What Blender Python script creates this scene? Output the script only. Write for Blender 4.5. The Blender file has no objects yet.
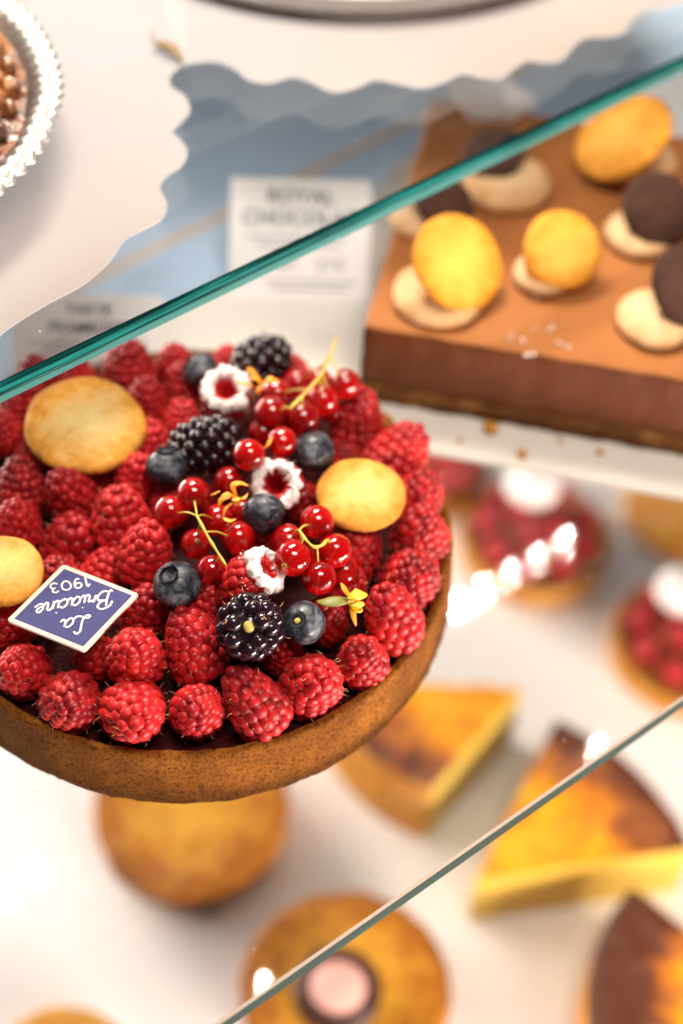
import bpy, bmesh, math, random
import numpy as np
from mathutils import Vector, Matrix, Quaternion, noise
random.seed(7)
S = bpy.context.scene
S.unit_settings.system = 'METRIC'
S.unit_settings.scale_length = 0.01          # one unit is one centimetre
C = S.collection
R = math.radians

# ------------------------------------------------------------------ camera
PITCH, ROLL, HC, FPX, W, H = 0.8590, 0.0467, 46.101, 1707.0, 683, 1024
fw = Vector((0, math.cos(PITCH), -math.sin(PITCH)))
r0 = Vector((1, 0, 0)); u0 = r0.cross(fw)
rt = r0*math.cos(ROLL) + u0*math.sin(ROLL)
up = -r0*math.sin(ROLL) + u0*math.cos(ROLL)
CAM = Vector((0, 0, HC))
cd = bpy.data.cameras.new('camera'); cam = bpy.data.objects.new('camera', cd); C.objects.link(cam)
m = Matrix((rt, up, -fw)).transposed().to_4x4(); m.translation = CAM
cam.matrix_world = m
cd.sensor_width = 36; cd.lens = 60.0; cd.clip_start = 1; cd.clip_end = 2000
cd.dof.use_dof = True; cd.dof.focus_distance = 51.2
cd.dof.aperture_fstop = 0.06/1.65             # a 1.65 cm aperture, in centimetre units
S.camera = cam

def at(px, py, z):
    """the point of the horizontal plane z that the photo shows at a pixel"""
    d = rt*((px-W/2)/FPX) + up*((H/2-py)/FPX) + fw
    return CAM + d*((z-CAM.z)/d.z)
def depth(p): return (Vector(p)-CAM).dot(fw)

# ------------------------------------------------------------------ light
S.view_settings.view_transform = 'Standard'; S.view_settings.look = 'None'
S.view_settings.exposure = 0.0; S.view_settings.gamma = 1.0
wd = bpy.data.worlds.new('World'); S.world = wd; wd.use_nodes = True
wd.node_tree.nodes['Background'].inputs[0].default_value = (0.85, 0.79, 0.75, 1)
wd.node_tree.nodes['Background'].inputs[1].default_value = 0.08
SH = R(39.86)                                  # direction of the shelf edges
SD = Vector((math.cos(SH), math.sin(SH), 0)); SN = Vector((-SD.y, SD.x, 0))
def area(name, loc, target, sx, sy, watts, col, along=None):
    l = bpy.data.lights.new(name, 'AREA'); l.shape = 'RECTANGLE'; l.size = sx; l.size_y = sy
    l.energy = watts; l.color = col
    o = bpy.data.objects.new(name, l); C.objects.link(o)
    z = (Vector(loc)-Vector(target)).normalized()
    x = (along or Vector((1, 0, 0))); x = (x - z*x.dot(z)).normalized(); y = z.cross(x)
    mm = Matrix((x, y, z)).transposed().to_4x4(); mm.translation = Vector(loc); o.matrix_world = mm
    return o
TC = Vector((-5.063, 36.30, 0))                 # centre of the large tart
_q = at(205, 630, -60)
area('strip_lamp', (_q.x, _q.y, 60), TC+Vector((3, 2, 3)), 31, 13, 100000, (1.0, 0.87, 0.72), SD)
area('overhead_fill', (14, 22, 92), TC+Vector((6, 8, 0)), 40, 26, 72000, (1.0, 0.89, 0.77))  # soft overhead fill, added to lift the whole display
area('lower_fill', Vector((-66, 84, -2)), (10, 50, -28), 70, 14, 165000, (1.0, 0.86, 0.75), SD)  # added out of view to brighten the white bottom level
area('lower_front_fill', Vector((56, -10, -9)), (18, 26, -30), 60, 14, 165000, (1.0, 0.86, 0.76), SD)  # second added fill, softens the bottom level from the front

S.cycles.max_bounces = 14; S.cycles.transparent_max_bounces = 24
S.cycles.caustics_reflective = False; S.cycles.caustics_refractive = False
S.cycles.use_denoising = True
S.cycles.sample_clamp_indirect = 8

# ------------------------------------------------------------------ helpers
def link(name, me, parent=None):
    o = bpy.data.objects.new(name, me); C.objects.link(o)
    if parent: o.parent = parent
    return o
def tag(o, label, cat, group=None):
    o['label'] = label; o['category'] = cat
    if group: o['group'] = group
    return o
def empty(name, loc, label, cat, group=None):
    o = link(name, None); o.location = loc; o.empty_display_size = 0.5
    return tag(o, label, cat, group)
def mesh(name, vs, fs, mats, mi=None, smooth=True):
    me = bpy.data.meshes.new(name); me.from_pydata([tuple(v) for v in vs], [], fs)
    for mm in (mats if isinstance(mats, (list, tuple)) else [mats]): me.materials.append(mm)
    if mi is not None: me.polygons.foreach_set('material_index', mi)
    me.polygons.foreach_set('use_smooth', [smooth]*len(fs)); me.update()
    return me
class MB:
    def __init__(s): s.v = []; s.f = []; s.m = []
    def add(s, vs, fs, mi=0):
        b = len(s.v); s.v += [tuple(v) for v in vs]; s.f += [tuple(b+i for i in f) for f in fs]; s.m += [mi]*len(fs)
    def mesh(s, name, mats, smooth=True): return mesh(name, s.v, s.f, mats, s.m, smooth)
def ico(sub):
    b = bmesh.new(); bmesh.ops.create_icosphere(b, subdivisions=sub, radius=1)
    b.verts.ensure_lookup_table()
    v = np.array([x.co[:] for x in b.verts]); f = [tuple(q.index for q in x.verts) for x in b.faces]; b.free()
    return v, f
ICO2, ICO3, ICO4, ICO5 = ico(2), ico(3), ico(4), ico(5)
def lathe(mb, prof, n=64, mi=0, fn=None, cap0=False, cap1=False):
    vs = []; fs = []
    for (r, z) in prof:
        for k in range(n):
            a = 2*math.pi*k/n; p = Vector((r*math.cos(a), r*math.sin(a), z))
            vs.append(fn(p, a) if fn else p)
    for i in range(len(prof)-1):
        for k in range(n):
            k2 = (k+1) % n; fs.append((i*n+k, i*n+k2, (i+1)*n+k2, (i+1)*n+k))
    if cap0: fs.append(tuple(reversed(range(n))))
    if cap1: fs.append(tuple((len(prof)-1)*n+k for k in range(n)))
    mb.add(vs, fs, mi)
def tube(mb, pts, rad, n=6, mi=0, flat=1.0, upv=Vector((0, 0, 1))):
    pts = [Vector(p) for p in pts]; L = len(pts)
    rads = rad if isinstance(rad, (list, tuple)) else [rad]*L
    vs = []; fs = []
    for i, p in enumerate(pts):
        t = (pts[min(i+1, L-1)]-pts[max(i-1, 0)]).normalized()
        a = t.cross(upv)
        if a.length < 1e-3: a = t.cross(Vector((1, 0, 0)))
        a.normalize(); b = a.cross(t).normalized()
        for k in range(n):
            q = 2*math.pi*k/n
            vs.append(p + a*(rads[i]*math.cos(q)) + b*(rads[i]*flat*math.sin(q)))
    for i in range(L-1):
        for k in range(n):
            k2 = (k+1) % n; fs.append((i*n+k, i*n+k2, (i+1)*n+k2, (i+1)*n+k))
    fs.append(tuple(reversed(range(n)))); fs.append(tuple((L-1)*n+k for k in range(n)))
    mb.add(vs, fs, mi)
def smooth_line(pts, n=5):
    P = [Vector(p) for p in pts]; P = [P[0]*2-P[1]] + P + [P[-1]*2-P[-2]]; out = []
    for i in range(1, len(P)-2):
        for k in range(n):
            t = k/n; a, b, c, d = P[i-1:i+3]
            out.append(0.5*((2*b)+(c-a)*t+(2*a-5*b+4*c-d)*t*t+(3*b-a-3*c+d)*t**3))
    out.append(P[-2]); return out
def nz(p, s=1.0, o=0.0): return noise.noise(Vector(p)*s+Vector((o, o*1.7, -o)))
def orient(axis, spin=0.0):
    return Vector(axis).normalized().to_track_quat('Z', 'Y') @ Quaternion((0, 0, 1), spin)
def slab(mb, pts, z0, z1, mi_top=0, mi_side=None):
    """a flat polygon (counter-clockwise) given a thickness"""
    n = len(pts); ms = mi_top if mi_side is None else mi_side
    b = len(mb.v)
    mb.v += [(p[0], p[1], z0) for p in pts] + [(p[0], p[1], z1) for p in pts]
    mb.f.append(tuple(b+i for i in reversed(range(n)))); mb.m.append(mi_top)
    mb.f.append(tuple(b+n+i for i in range(n))); mb.m.append(mi_top)
    for i in range(n):
        j = (i+1) % n; mb.f.append((b+i, b+j, b+n+j, b+n+i)); mb.m.append(ms)

# ------------------------------------------------------------------ materials
class NT:
    def __init__(s, name):
        s.m = bpy.data.materials.new(name); s.m.use_nodes = True; s.t = s.m.node_tree
        s.b = s.t.nodes['Principled BSDF']; s.out = s.t.nodes['Material Output']
    def n(s, ty, **kw):
        x = s.t.nodes.new(ty)
        for k, v in kw.items(): setattr(x, k, v)
        return x
    def l(s, a, b): s.t.links.new(a, b)
    def coord(s, kind='Object'): return s.n('ShaderNodeTexCoord').outputs[kind]
    def noise(s, scale, detail=4, rough=0.55, vec=None, dist=0):
        x = s.n('ShaderNodeTexNoise'); x.inputs['Scale'].default_value = scale; x.inputs['Detail'].default_value = detail
        x.inputs['Roughness'].default_value = rough; x.inputs['Distortion'].default_value = dist
        s.l(vec or s.coord(), x.inputs['Vector']); return x.outputs['Fac']
    def ramp(s, fac, stops):
        x = s.n('ShaderNodeValToRGB'); e = x.color_ramp.elements
        while len(e) < len(stops): e.new(0.5)
        for i, (p, c) in enumerate(stops): e[i].position = p; e[i].color = (*c, 1)
        s.l(fac, x.inputs[0]); return x.outputs[0]
    def mix(s, fac, a, b, mode='MIX'):
        x = s.n('ShaderNodeMix', data_type='RGBA', blend_type=mode)
        for sock, v in ((x.inputs[0], fac), (x.inputs[6], a), (x.inputs[7], b)):
            if hasattr(v, 'is_linked') or isinstance(v, bpy.types.NodeSocket): s.l(v, sock)
            elif isinstance(v, (int, float)): sock.default_value = v
            else: sock.default_value = (*v, 1)
        return x.outputs[2]
    def bump(s, h, strength=0.3, dist=0.05, normal=None):
        x = s.n('ShaderNodeBump'); x.inputs['Strength'].default_value = strength; x.inputs['Distance'].default_value = dist
        s.l(h, x.inputs['Height'])
        if normal: s.l(normal, x.inputs['Normal'])
        s.l(x.outputs[0], s.b.inputs['Normal']); return x.outputs[0]
    def set(s, **kw):
        for k, v in kw.items():
            i = s.b.inputs[k.replace('_', ' ')]
            if isinstance(v, bpy.types.NodeSocket): s.l(v, i)
            else: i.default_value = (*v, 1) if isinstance(v, tuple) and len(v) == 3 and i.type == 'RGBA' else v
        return s
    def rand(s): return s.n('ShaderNodeObjectInfo').outputs['Random']
M = {}
def simple(name, col, rough=0.5, **kw):
    t = NT(name); t.set(Base_Color=col, Roughness=rough, **kw); M[name] = t.m; return t

t = NT('raspberry_skin')
vc = t.mix(t.rand(), (0.19, 0.002, 0.007), (0.43, 0.006, 0.011))
c = t.mix(t.ramp(t.noise(1.6, 2), [(0.35, (0, 0, 0)), (0.7, (1, 1, 1))]), vc, (0.56, 0.015, 0.016))
t.set(Base_Color=c, Roughness=0.40, Subsurface_Weight=0.30, Subsurface_Radius=(0.22, 0.03, 0.02), Subsurface_Scale=0.5,
      Sheen_Weight=0.18, Sheen_Roughness=0.4, Sheen_Tint=(1, 0.4, 0.3, 1), Specular_IOR_Level=0.32)
t.bump(t.noise(22, 3), 0.25, 0.012); M['rasp'] = t.m
t = NT('raspberry_core'); t.set(Base_Color=(0.22, 0.004, 0.008), Roughness=0.5); M['rcore'] = t.m
simple('berry_hair', (0.62, 0.30, 0.08), 0.5)
simple('pale_hair', (0.75, 0.42, 0.30), 0.5)
t = NT('blackberry_skin')
t.set(Base_Color=t.mix(t.noise(2.0, 2), (0.006, 0.003, 0.006), (0.022, 0.006, 0.013)), Roughness=0.17, Coat_Weight=0.12, Coat_Roughness=0.1, Specular_IOR_Level=0.5); M['black'] = t.m
simple('berry_core', (0.55, 0.42, 0.10), 0.6)
t = NT('blueberry_skin')
nn = t.noise(1.6, 5, 0.65, dist=0.6)
t.set(Base_Color=t.ramp(nn, [(0.34, (0.007, 0.007, 0.011)), (0.52, (0.028, 0.032, 0.045)), (0.72, (0.19, 0.20, 0.24))]),
      Roughness=t.ramp(nn, [(0.35, (0.22,)*3), (0.6, (0.6,)*3)]), Specular_IOR_Level=0.45)
t.bump(t.noise(14, 4), 0.15, 0.015); M['blue'] = t.m
simple('dark_crown', (0.012, 0.012, 0.016), 0.7)
t = NT('currant_skin')
sx = t.n('ShaderNodeSeparateXYZ'); t.l(t.coord(), sx.inputs[0])
an = t.n('ShaderNodeMath', operation='ARCTAN2'); t.l(sx.outputs[0], an.inputs[0]); t.l(sx.outputs[1], an.inputs[1])
an2 = t.n('ShaderNodeMath', operation='MULTIPLY'); t.l(an.outputs[0], an2.inputs[0]); an2.inputs[1].default_value = 5.0
an3 = t.n('ShaderNodeMath', operation='SINE'); t.l(an2.outputs[0], an3.inputs[0])
st = t.ramp(an3.outputs[0], [(0.90, (0, 0, 0)), (1.0, (1, 1, 1))])
t.set(Base_Color=t.mix(st, t.mix(t.rand(), (0.50, 0.001, 0.003), (0.72, 0.005, 0.004)), (0.70, 0.03, 0.02)), Roughness=0.05, Transmission_Weight=0.5, IOR=1.38,
      Subsurface_Weight=0.5, Subsurface_Radius=(0.35, 0.03, 0.02), Subsurface_Scale=0.5, Specular_IOR_Level=0.9, Coat_Weight=0.6, Coat_Roughness=0.03); M['currant'] = t.m
t = NT('stem_green'); t.set(Base_Color=t.mix(t.noise(3), (0.62, 0.40, 0.05), (0.45, 0.42, 0.06)), Roughness=0.45, Subsurface_Weight=0.1, Subsurface_Radius=(0.1, 0.1, 0.02)); M['stem'] = t.m
simple('dry_calyx', (0.30, 0.17, 0.03), 0.7)
t = NT('petal_orange'); t.set(Base_Color=t.mix(t.noise(4), (0.85, 0.22, 0.01), (0.90, 0.45, 0.02)), Roughness=0.5, Subsurface_Weight=0.2, Subsurface_Radius=(0.1, 0.05, 0.01)); M['petal'] = t.m
t = NT('petal_yellow'); t.set(Base_Color=t.mix(t.noise(4), (0.85, 0.50, 0.02), (0.90, 0.62, 0.06)), Roughness=0.5); M['petaly'] = t.m
t = NT('sepal_green'); t.set(Base_Color=t.mix(t.noise(6), (0.10, 0.14, 0.02), (0.30, 0.26, 0.05)), Roughness=0.5); M['sepal'] = t.m
t = NT('icing_sugar'); t.set(Base_Color=t.mix(t.ramp(t.noise(9, 4), [(0.35, (0, 0, 0)), (0.6, (1, 1, 1))]), (0.86, 0.60, 0.58), (0.90, 0.87, 0.85)), Roughness=0.95)
t.bump(t.noise(34, 5, 0.8), 0.7, 0.04); M['sugar'] = t.m
t = NT('jam'); t.set(Base_Color=t.mix(t.noise(2), (0.014, 0.0004, 0.0008), (0.045, 0.001, 0.0015)), Roughness=0.45, Specular_IOR_Level=0.08)
t.bump(t.noise(9, 4), 0.8, 0.08); M['jam'] = t.m

def crust(name, dark, mid, light, scale=3.0, rough=0.75, bump=0.7):
    t = NT(name)
    big = t.noise(scale*0.35, 4, 0.6); fine = t.noise(scale*4, 5, 0.75)
    c1 = t.ramp(big, [(0.30, dark), (0.52, mid), (0.75, light)])
    sp = t.ramp(fine, [(0.36, (0, 0, 0)), (0.52, (1, 1, 1))])
    dk = tuple(x*0.45 for x in dark)
    c2 = t.mix(sp, dk, c1)
    vo = t.n('ShaderNodeTexVoronoi'); vo.inputs['Scale'].default_value = scale*3.2; t.l(t.coord(), vo.inputs['Vector'])
    pores = t.ramp(vo.outputs['Distance'], [(0.05, (0, 0, 0)), (0.20, (1, 1, 1))])
    c3 = t.mix(t.mix(0.55, (1, 1, 1), pores), tuple(x*0.6 for x in dark), c2)
    t.set(Base_Color=c3, Roughness=rough, Specular_IOR_Level=0.12)
    t.bump(t.mix(0.4, fine, pores), bump, 0.09); M[name] = t.m; return t
crust('crust', (0.135, 0.041, 0.004), (0.205, 0.067, 0.006), (0.31, 0.110, 0.012), 2.0, .8, 1.0)
crust('golden_crust', (0.52, 0.20, 0.030), (0.66, 0.29, 0.045), (0.80, 0.44, 0.09), 1.6, 0.7, 0.5)
crust('toasted_cake', (0.40, 0.14, 0.012), (0.68, 0.30, 0.022), (0.84, 0.45, 0.05), 0.85, 0.7, 0.8)

def biscuit(name, centre, edge, rad, rough=0.6):
    t = NT(name)
    sx = t.n('ShaderNodeSeparateXYZ'); t.l(t.coord(), sx.inputs[0])
    ln = t.n('ShaderNodeVectorMath', operation='LENGTH'); t.l(t.coord(), ln.inputs[0])
    ad = t.n('ShaderNodeMath', operation='MULTIPLY_ADD'); t.l(t.noise(1.3, 5, 0.7), ad.inputs[0]); ad.inputs[1].default_value = 1.5*rad; t.l(ln.outputs['Value'], ad.inputs[2])
    dv = t.n('ShaderNodeMath', operation='DIVIDE'); t.l(ad.outputs[0], dv.inputs[0]); dv.inputs[1].default_value = 1.9*rad
    c1 = t.ramp(dv.outputs[0], [(0.42, centre), (0.68, tuple((a*.55+b*.45) for a, b in zip(centre, edge))), (0.86, edge), (1.0, tuple(x*.6 for x in edge))])
    sp = t.ramp(t.noise(9, 4, 0.7), [(0.28, (0.72,)*3), (0.45, (1,)*3)])
    t.set(Base_Color=t.mix(1.0, c1, sp, 'MULTIPLY'), Roughness=rough, Specular_IOR_Level=0.18, Subsurface_Weight=0.08, Subsurface_Radius=(0.15, 0.08, 0.03))
    t.bump(t.noise(8, 6, 0.8), 0.75, 0.06); M[name] = t.m; return t
biscuit('butter_biscuit', (0.95, 0.72, 0.31), (0.76, 0.33, 0.045), 2.05)
biscuit('small_butter_biscuit', (0.92, 0.62, 0.22), (0.72, 0.30, 0.040), 1.45)
biscuit('yellow_shell', (0.86, 0.49, 0.090), (0.72, 0.29, 0.022), 2.0)
biscuit('cake_top', (0.84, 0.46, 0.045), (0.42, 0.14, 0.010), 4.8, .7)
biscuit('cream_shell', (0.78, 0.55, 0.34), (0.60, 0.34, 0.15), 2.0)
biscuit('cocoa_shell', (0.085, 0.036, 0.022), (0.045, 0.018, 0.012), 2.0)

t = NT('cocoa_glaze')
t.set(Base_Color=t.mix(t.noise(0.35, 3), (0.28, 0.098, 0.028), (0.37, 0.142, 0.042)), Roughness=0.6, Specular_IOR_Level=0.12); t.bump(t.noise(3.5, 5, 0.7), 0.15, 0.04); M['glaze'] = t.m
t = NT('mousse_side')
mp = t.n('ShaderNodeMapping'); mp.inputs['Scale'].default_value = (5, 5, 0.35); t.l(t.coord(), mp.inputs['Vector'])
sxx = t.noise(1.2, 5, 0.6, vec=mp.outputs[0])
t.set(Base_Color=t.mix(sxx, (0.045, 0.010, 0.0018), (0.135, 0.034, 0.006)), Roughness=0.5, Specular_IOR_Level=.25); t.bump(sxx, 0.5, 0.06); M['mousse'] = t.m
crust('biscuit_base', (0.09, 0.030, 0.010), (0.17, 0.065, 0.018), (0.34, 0.17, 0.05), 2.2, 0.8, 1.0)
t = NT('board'); t.set(Base_Color=t.mix(t.noise(0.25, 3), (0.70, 0.66, 0.60), (0.80, 0.77, 0.73)), Roughness=0.45); M['board'] = t.m
t = NT('paper'); t.set(Base_Color=t.mix(t.noise(0.5, 3), (0.80, 0.77, 0.75), (0.86, 0.84, 0.82)), Roughness=0.7); M['paper'] = t.m
simple('card_white', (0.86, 0.84, 0.84), 0.5); simple('ink', (0.045, 0.045, 0.06), 0.6); simple('grey_ink', (0.42, 0.42, 0.45), 0.6)
t = NT('doily_paper'); t.set(Base_Color=t.mix(t.noise(0.15, 3), (0.54, 0.50, 0.47), (0.62, 0.58, 0.55)), Roughness=0.8); t.bump(t.noise(6, 3), 0.1, 0.02)
tl = t.n('ShaderNodeBsdfTranslucent'); tl.inputs[0].default_value = (.95, .95, .97, 1)   # thin paper lets light through
mx = t.n('ShaderNodeMixShader'); mx.inputs[0].default_value = 0.80; t.l(t.b.outputs[0], mx.inputs[1]); t.l(tl.outputs[0], mx.inputs[2]); t.l(mx.outputs[0], t.out.inputs[0]); M['doily'] = t.m
t = NT('blue_liner'); t.set(Base_Color=t.mix(t.noise(0.22, 4), (0.42, 0.56, 0.76), (0.52, 0.65, 0.84)), Roughness=0.35); M['liner'] = t.m
simple('beige_tape', (0.62, 0.50, 0.42), 0.5)
t = NT('counter_white'); t.set(Base_Color=t.mix(t.noise(0.05, 3), (0.80, 0.755, 0.725), (0.86, 0.825, 0.80)), Roughness=0.35); M['counter'] = t.m
t = NT('foil'); t.set(Base_Color=(0.50, 0.48, 0.46), Metallic=0.8, Roughness=0.42); t.bump(t.noise(2.2, 4, 0.7), 0.7, 0.15); M['foil'] = t.m
t = NT('tray_metal'); t.set(Base_Color=t.mix(t.noise(1.2, 4), (0.50, 0.47, 0.44), (0.66, 0.63, 0.59)), Metallic=0.5, Roughness=0.45); M['tray'] = t.m
t = NT('nut_filling')
t.set(Base_Color=t.ramp(t.noise(0.8, 5, 0.7), [(0.38, (0.05, 0.018, 0.010)), (0.52, (0.22, 0.07, 0.025)), (0.68, (0.60, 0.30, 0.07))]), Roughness=0.2, Coat_Weight=0.5); t.bump(t.noise(1.5, 4), 1, 0.3); M['nuts'] = t.m
t = NT('custard'); t.set(Base_Color=t.mix(t.noise(0.9, 4), (0.50, 0.31, 0.025), (0.60, 0.42, 0.07)), Roughness=0.5, Subsurface_Weight=0.1, Subsurface_Radius=(0.3, 0.2, 0.05)); t.bump(t.noise(7, 4), 0.4, 0.05); M['custard'] = t.m
t = NT('browned_custard')                       # scorch marks of the baked top
at_ = t.n('ShaderNodeAttribute'); at_.attribute_name = 'toast'
ad = t.n('ShaderNodeMath', operation='MULTIPLY_ADD'); t.l(t.noise(0.75, 6, 0.7, dist=.8), ad.inputs[0]); ad.inputs[1].default_value = 1.05; t.l(at_.outputs['Fac'], ad.inputs[2])
t.set(Base_Color=t.ramp(ad.outputs[0], [(0.55, (0.86, 0.42, 0.008)), (0.82, (0.80, 0.27, 0.006)), (1.05, (0.36, 0.10, 0.02)), (1.35, (0.10, 0.028, 0.012))]), Roughness=0.32, Coat_Weight=0.2)
for e, p in zip([n for n in t.t.nodes if n.type == 'VALTORGB'][0].color_ramp.elements, (0.45, 0.62, 0.80, 1.0)): e.position = p
M['ctop'] = t.m
simple('pink_disc', (0.80, 0.42, 0.36), 0.5); simple('dark_chocolate', (0.055, 0.018, 0.012), 0.3)
simple('meringue', (0.88, 0.85, 0.82), 0.7)
simple('plaque_white', (0.80, 0.60, 0.50), 0.7, Specular_IOR_Level=.15); simple('lettering', (0.86, 0.76, 0.74), 0.6)
t = NT('plaque_blue'); t.set(Base_Color=t.mix(t.noise(6, 3), (0.050, 0.053, 0.155), (0.075, 0.077, 0.20)), Roughness=0.75, Specular_IOR_Level=.12); M['pblue'] = t.m
t = NT('dry_leaf'); t.set(Base_Color=(0.16, 0.10, 0.03), Roughness=0.6); M['leaf'] = t.m

def glass_face(name, tint):
    t = NT(name); t.t.nodes.remove(t.b)
    fr = t.n('ShaderNodeFresnel'); fr.inputs['IOR'].default_value = 1.5
    # the pane's far side is met from within, where the plain Fresnel would turn it into a mirror
    geo = t.n('ShaderNodeNewGeometry'); im = t.n('ShaderNodeMix', data_type='FLOAT')
    t.l(geo.outputs['Backfacing'], im.inputs[0]); im.inputs[2].default_value = 1.5; im.inputs[3].default_value = 1/1.5
    t.l(im.outputs[0], fr.inputs['IOR'])
    tr = t.n('ShaderNodeBsdfTransparent'); tr.inputs[0].default_value = (*tint, 1)
    gl = t.n('ShaderNodeBsdfGlossy'); gl.inputs['Roughness'].default_value = 0.026
    mx = t.n('ShaderNodeMixShader'); t.l(fr.outputs[0], mx.inputs[0]); t.l(tr.outputs[0], mx.inputs[1]); t.l(gl.outputs[0], mx.inputs[2])
    vo = t.n('ShaderNodeTexVoronoi'); vo.inputs['Scale'].default_value = 0.9; t.l(t.coord(), vo.inputs['Vector'])
    dots = t.ramp(vo.outputs['Distance'], [(0.020, (1, 1, 1)), (0.035, (0, 0, 0))])
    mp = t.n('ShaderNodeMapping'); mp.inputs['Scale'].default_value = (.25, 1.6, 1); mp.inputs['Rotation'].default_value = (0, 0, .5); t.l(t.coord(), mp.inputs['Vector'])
    smear_haze = t.ramp(t.noise(.35, 4, .6, vec=mp.outputs[0]), [(0.50, (0, 0, 0)), (0.80, (.07, .07, .07))])  # faint smears that also paint a pale haze of reflections onto the pane
    ds = t.n('ShaderNodeMath', operation='MAXIMUM'); t.l(dots, ds.inputs[0]); t.l(smear_haze, ds.inputs[1])
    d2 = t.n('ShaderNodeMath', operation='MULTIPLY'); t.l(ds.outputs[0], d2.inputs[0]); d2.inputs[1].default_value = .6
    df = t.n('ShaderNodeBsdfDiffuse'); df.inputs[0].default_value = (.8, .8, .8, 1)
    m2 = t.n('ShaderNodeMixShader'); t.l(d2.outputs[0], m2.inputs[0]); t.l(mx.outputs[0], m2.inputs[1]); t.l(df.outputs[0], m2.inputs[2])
    t.l(m2.outputs[0], t.out.inputs[0]); M[name] = t.m
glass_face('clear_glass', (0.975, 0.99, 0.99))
def glass_edge(name, c0, c1, c2):
    t = NT(name)
    mp = t.n('ShaderNodeMapping'); mp.inputs['Rotation'].default_value = (0, 0, 0); mp.inputs['Scale'].default_value = (0.07, 1.0, 5.0)
    t.l(t.coord(), mp.inputs['Vector'])
    f = t.noise(1.6, 4, 0.6, vec=mp.outputs[0])
    if name == 'teal_edge':
        sz = t.n('ShaderNodeSeparateXYZ'); t.l(t.coord(), sz.inputs[0])
        g = t.n('ShaderNodeMath', operation='MULTIPLY_ADD'); t.l(sz.outputs[2], g.inputs[0]); g.inputs[1].default_value = -1.0; t.l(f, g.inputs[2])
        col = t.ramp(g.outputs[0], [(0.40, c0), (0.58, c0), (0.70, c1), (0.80, c2), (0.90, c1), (1.0, c0), (1.10, (.06, .20, .19))])  # bright streak and pale bottom band are highlights painted into the edge colour
        for e_, p_ in zip([q for q in t.t.nodes if q.type == 'VALTORGB'][0].color_ramp.elements, (0.42, 0.56, 0.64, 0.74, 0.82, 0.90, 0.98)): e_.position = p_
        t.set(Base_Color=col)
    else: t.set(Base_Color=t.ramp(f, [(0.38, c0), (0.50, c1), (0.62, c2)]))
    t.set(Roughness=0.3, Specular_IOR_Level=0.06); M[name] = t.m
glass_edge('teal_edge', (0.001, 0.014, 0.014), (0.0015, 0.050, 0.047), (0.015, 0.22, 0.21))
glass_edge('green_edge', (0.0005, 0.009, 0.007), (0.0008, 0.018, 0.014), (0.002, 0.035, 0.027))
simple('ground_bevel', (0.34, 0.27, 0.22), 0.4, Specular_IOR_Level=.2)
t = NT('led_glow'); t.t.nodes.remove(t.b); e = t.n('ShaderNodeEmission'); e.inputs[0].default_value = (1, 0.93, 0.84, 1); e.inputs[1].default_value = 8
t.l(e.outputs[0], t.out.inputs[0]); M['led'] = t.m
simple('led_body', (0.6, 0.6, 0.6), 0.4)

# ------------------------------------------------------------------ setting
ZB = -28.0
mb = MB(); slab(mb, [(-220, -60), (260, -60), (260, 330), (-220, 330)], ZB-2, ZB)
o = link('counter', mb.mesh('counter', M['counter'], False)); o['kind'] = 'structure'

def shelf(name, P, z_top, th, back, left, right, mats, label, bevel=0.08):
    """a glass plate, front edge through P along SD; origin on the edge, x along it"""
    mb = MB()
    L, Rr, B = left, right, back; b = bevel
    prof = [(0, -th, 2), (0, -b, 1), (b, 0, 0), (B, 0, 1), (B, -th, 0)]      # (inward, z, material of the next face)
    v = []
    for x in (L, Rr):
        for (y, z, _) in prof: v.append((x, y, z))
    n = len(prof); f = []; mi = []
    idx = {0: 1, 1: 2, 2: 0, 3: 1, 4: 0}           # edge, ground bevel, clear top, edge, clear bottom
    for k in range(n):
        k2 = (k+1) % n; f.append((k, k2, n+k2, n+k)); mi.append(idx[k])
    f.append(tuple(range(n))); mi.append(1); f.append(tuple(reversed([n+k for k in range(n)]))); mi.append(1)
    me = mesh(name, v, f, mats, mi, False)
    bm = bmesh.new(); bm.from_mesh(me); bmesh.ops.recalc_face_normals(bm, faces=bm.faces); bm.to_mesh(me); bm.free()
    o = link(name, me); o.location = (P[0], P[1], z_top); o.rotation_euler = (0, 0, SH)
    return tag(o, label, 'glass shelf', 'glass shelves of the display case')
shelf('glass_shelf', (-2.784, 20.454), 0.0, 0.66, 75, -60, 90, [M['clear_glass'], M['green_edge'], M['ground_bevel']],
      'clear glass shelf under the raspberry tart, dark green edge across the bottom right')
ZU = 10.0
pu = at(0, 384, ZU)
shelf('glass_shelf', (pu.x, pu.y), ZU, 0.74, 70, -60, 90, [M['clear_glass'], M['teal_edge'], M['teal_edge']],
      'clear glass shelf with bright teal edge running above the back of the raspberry tart', 0.10)

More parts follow.
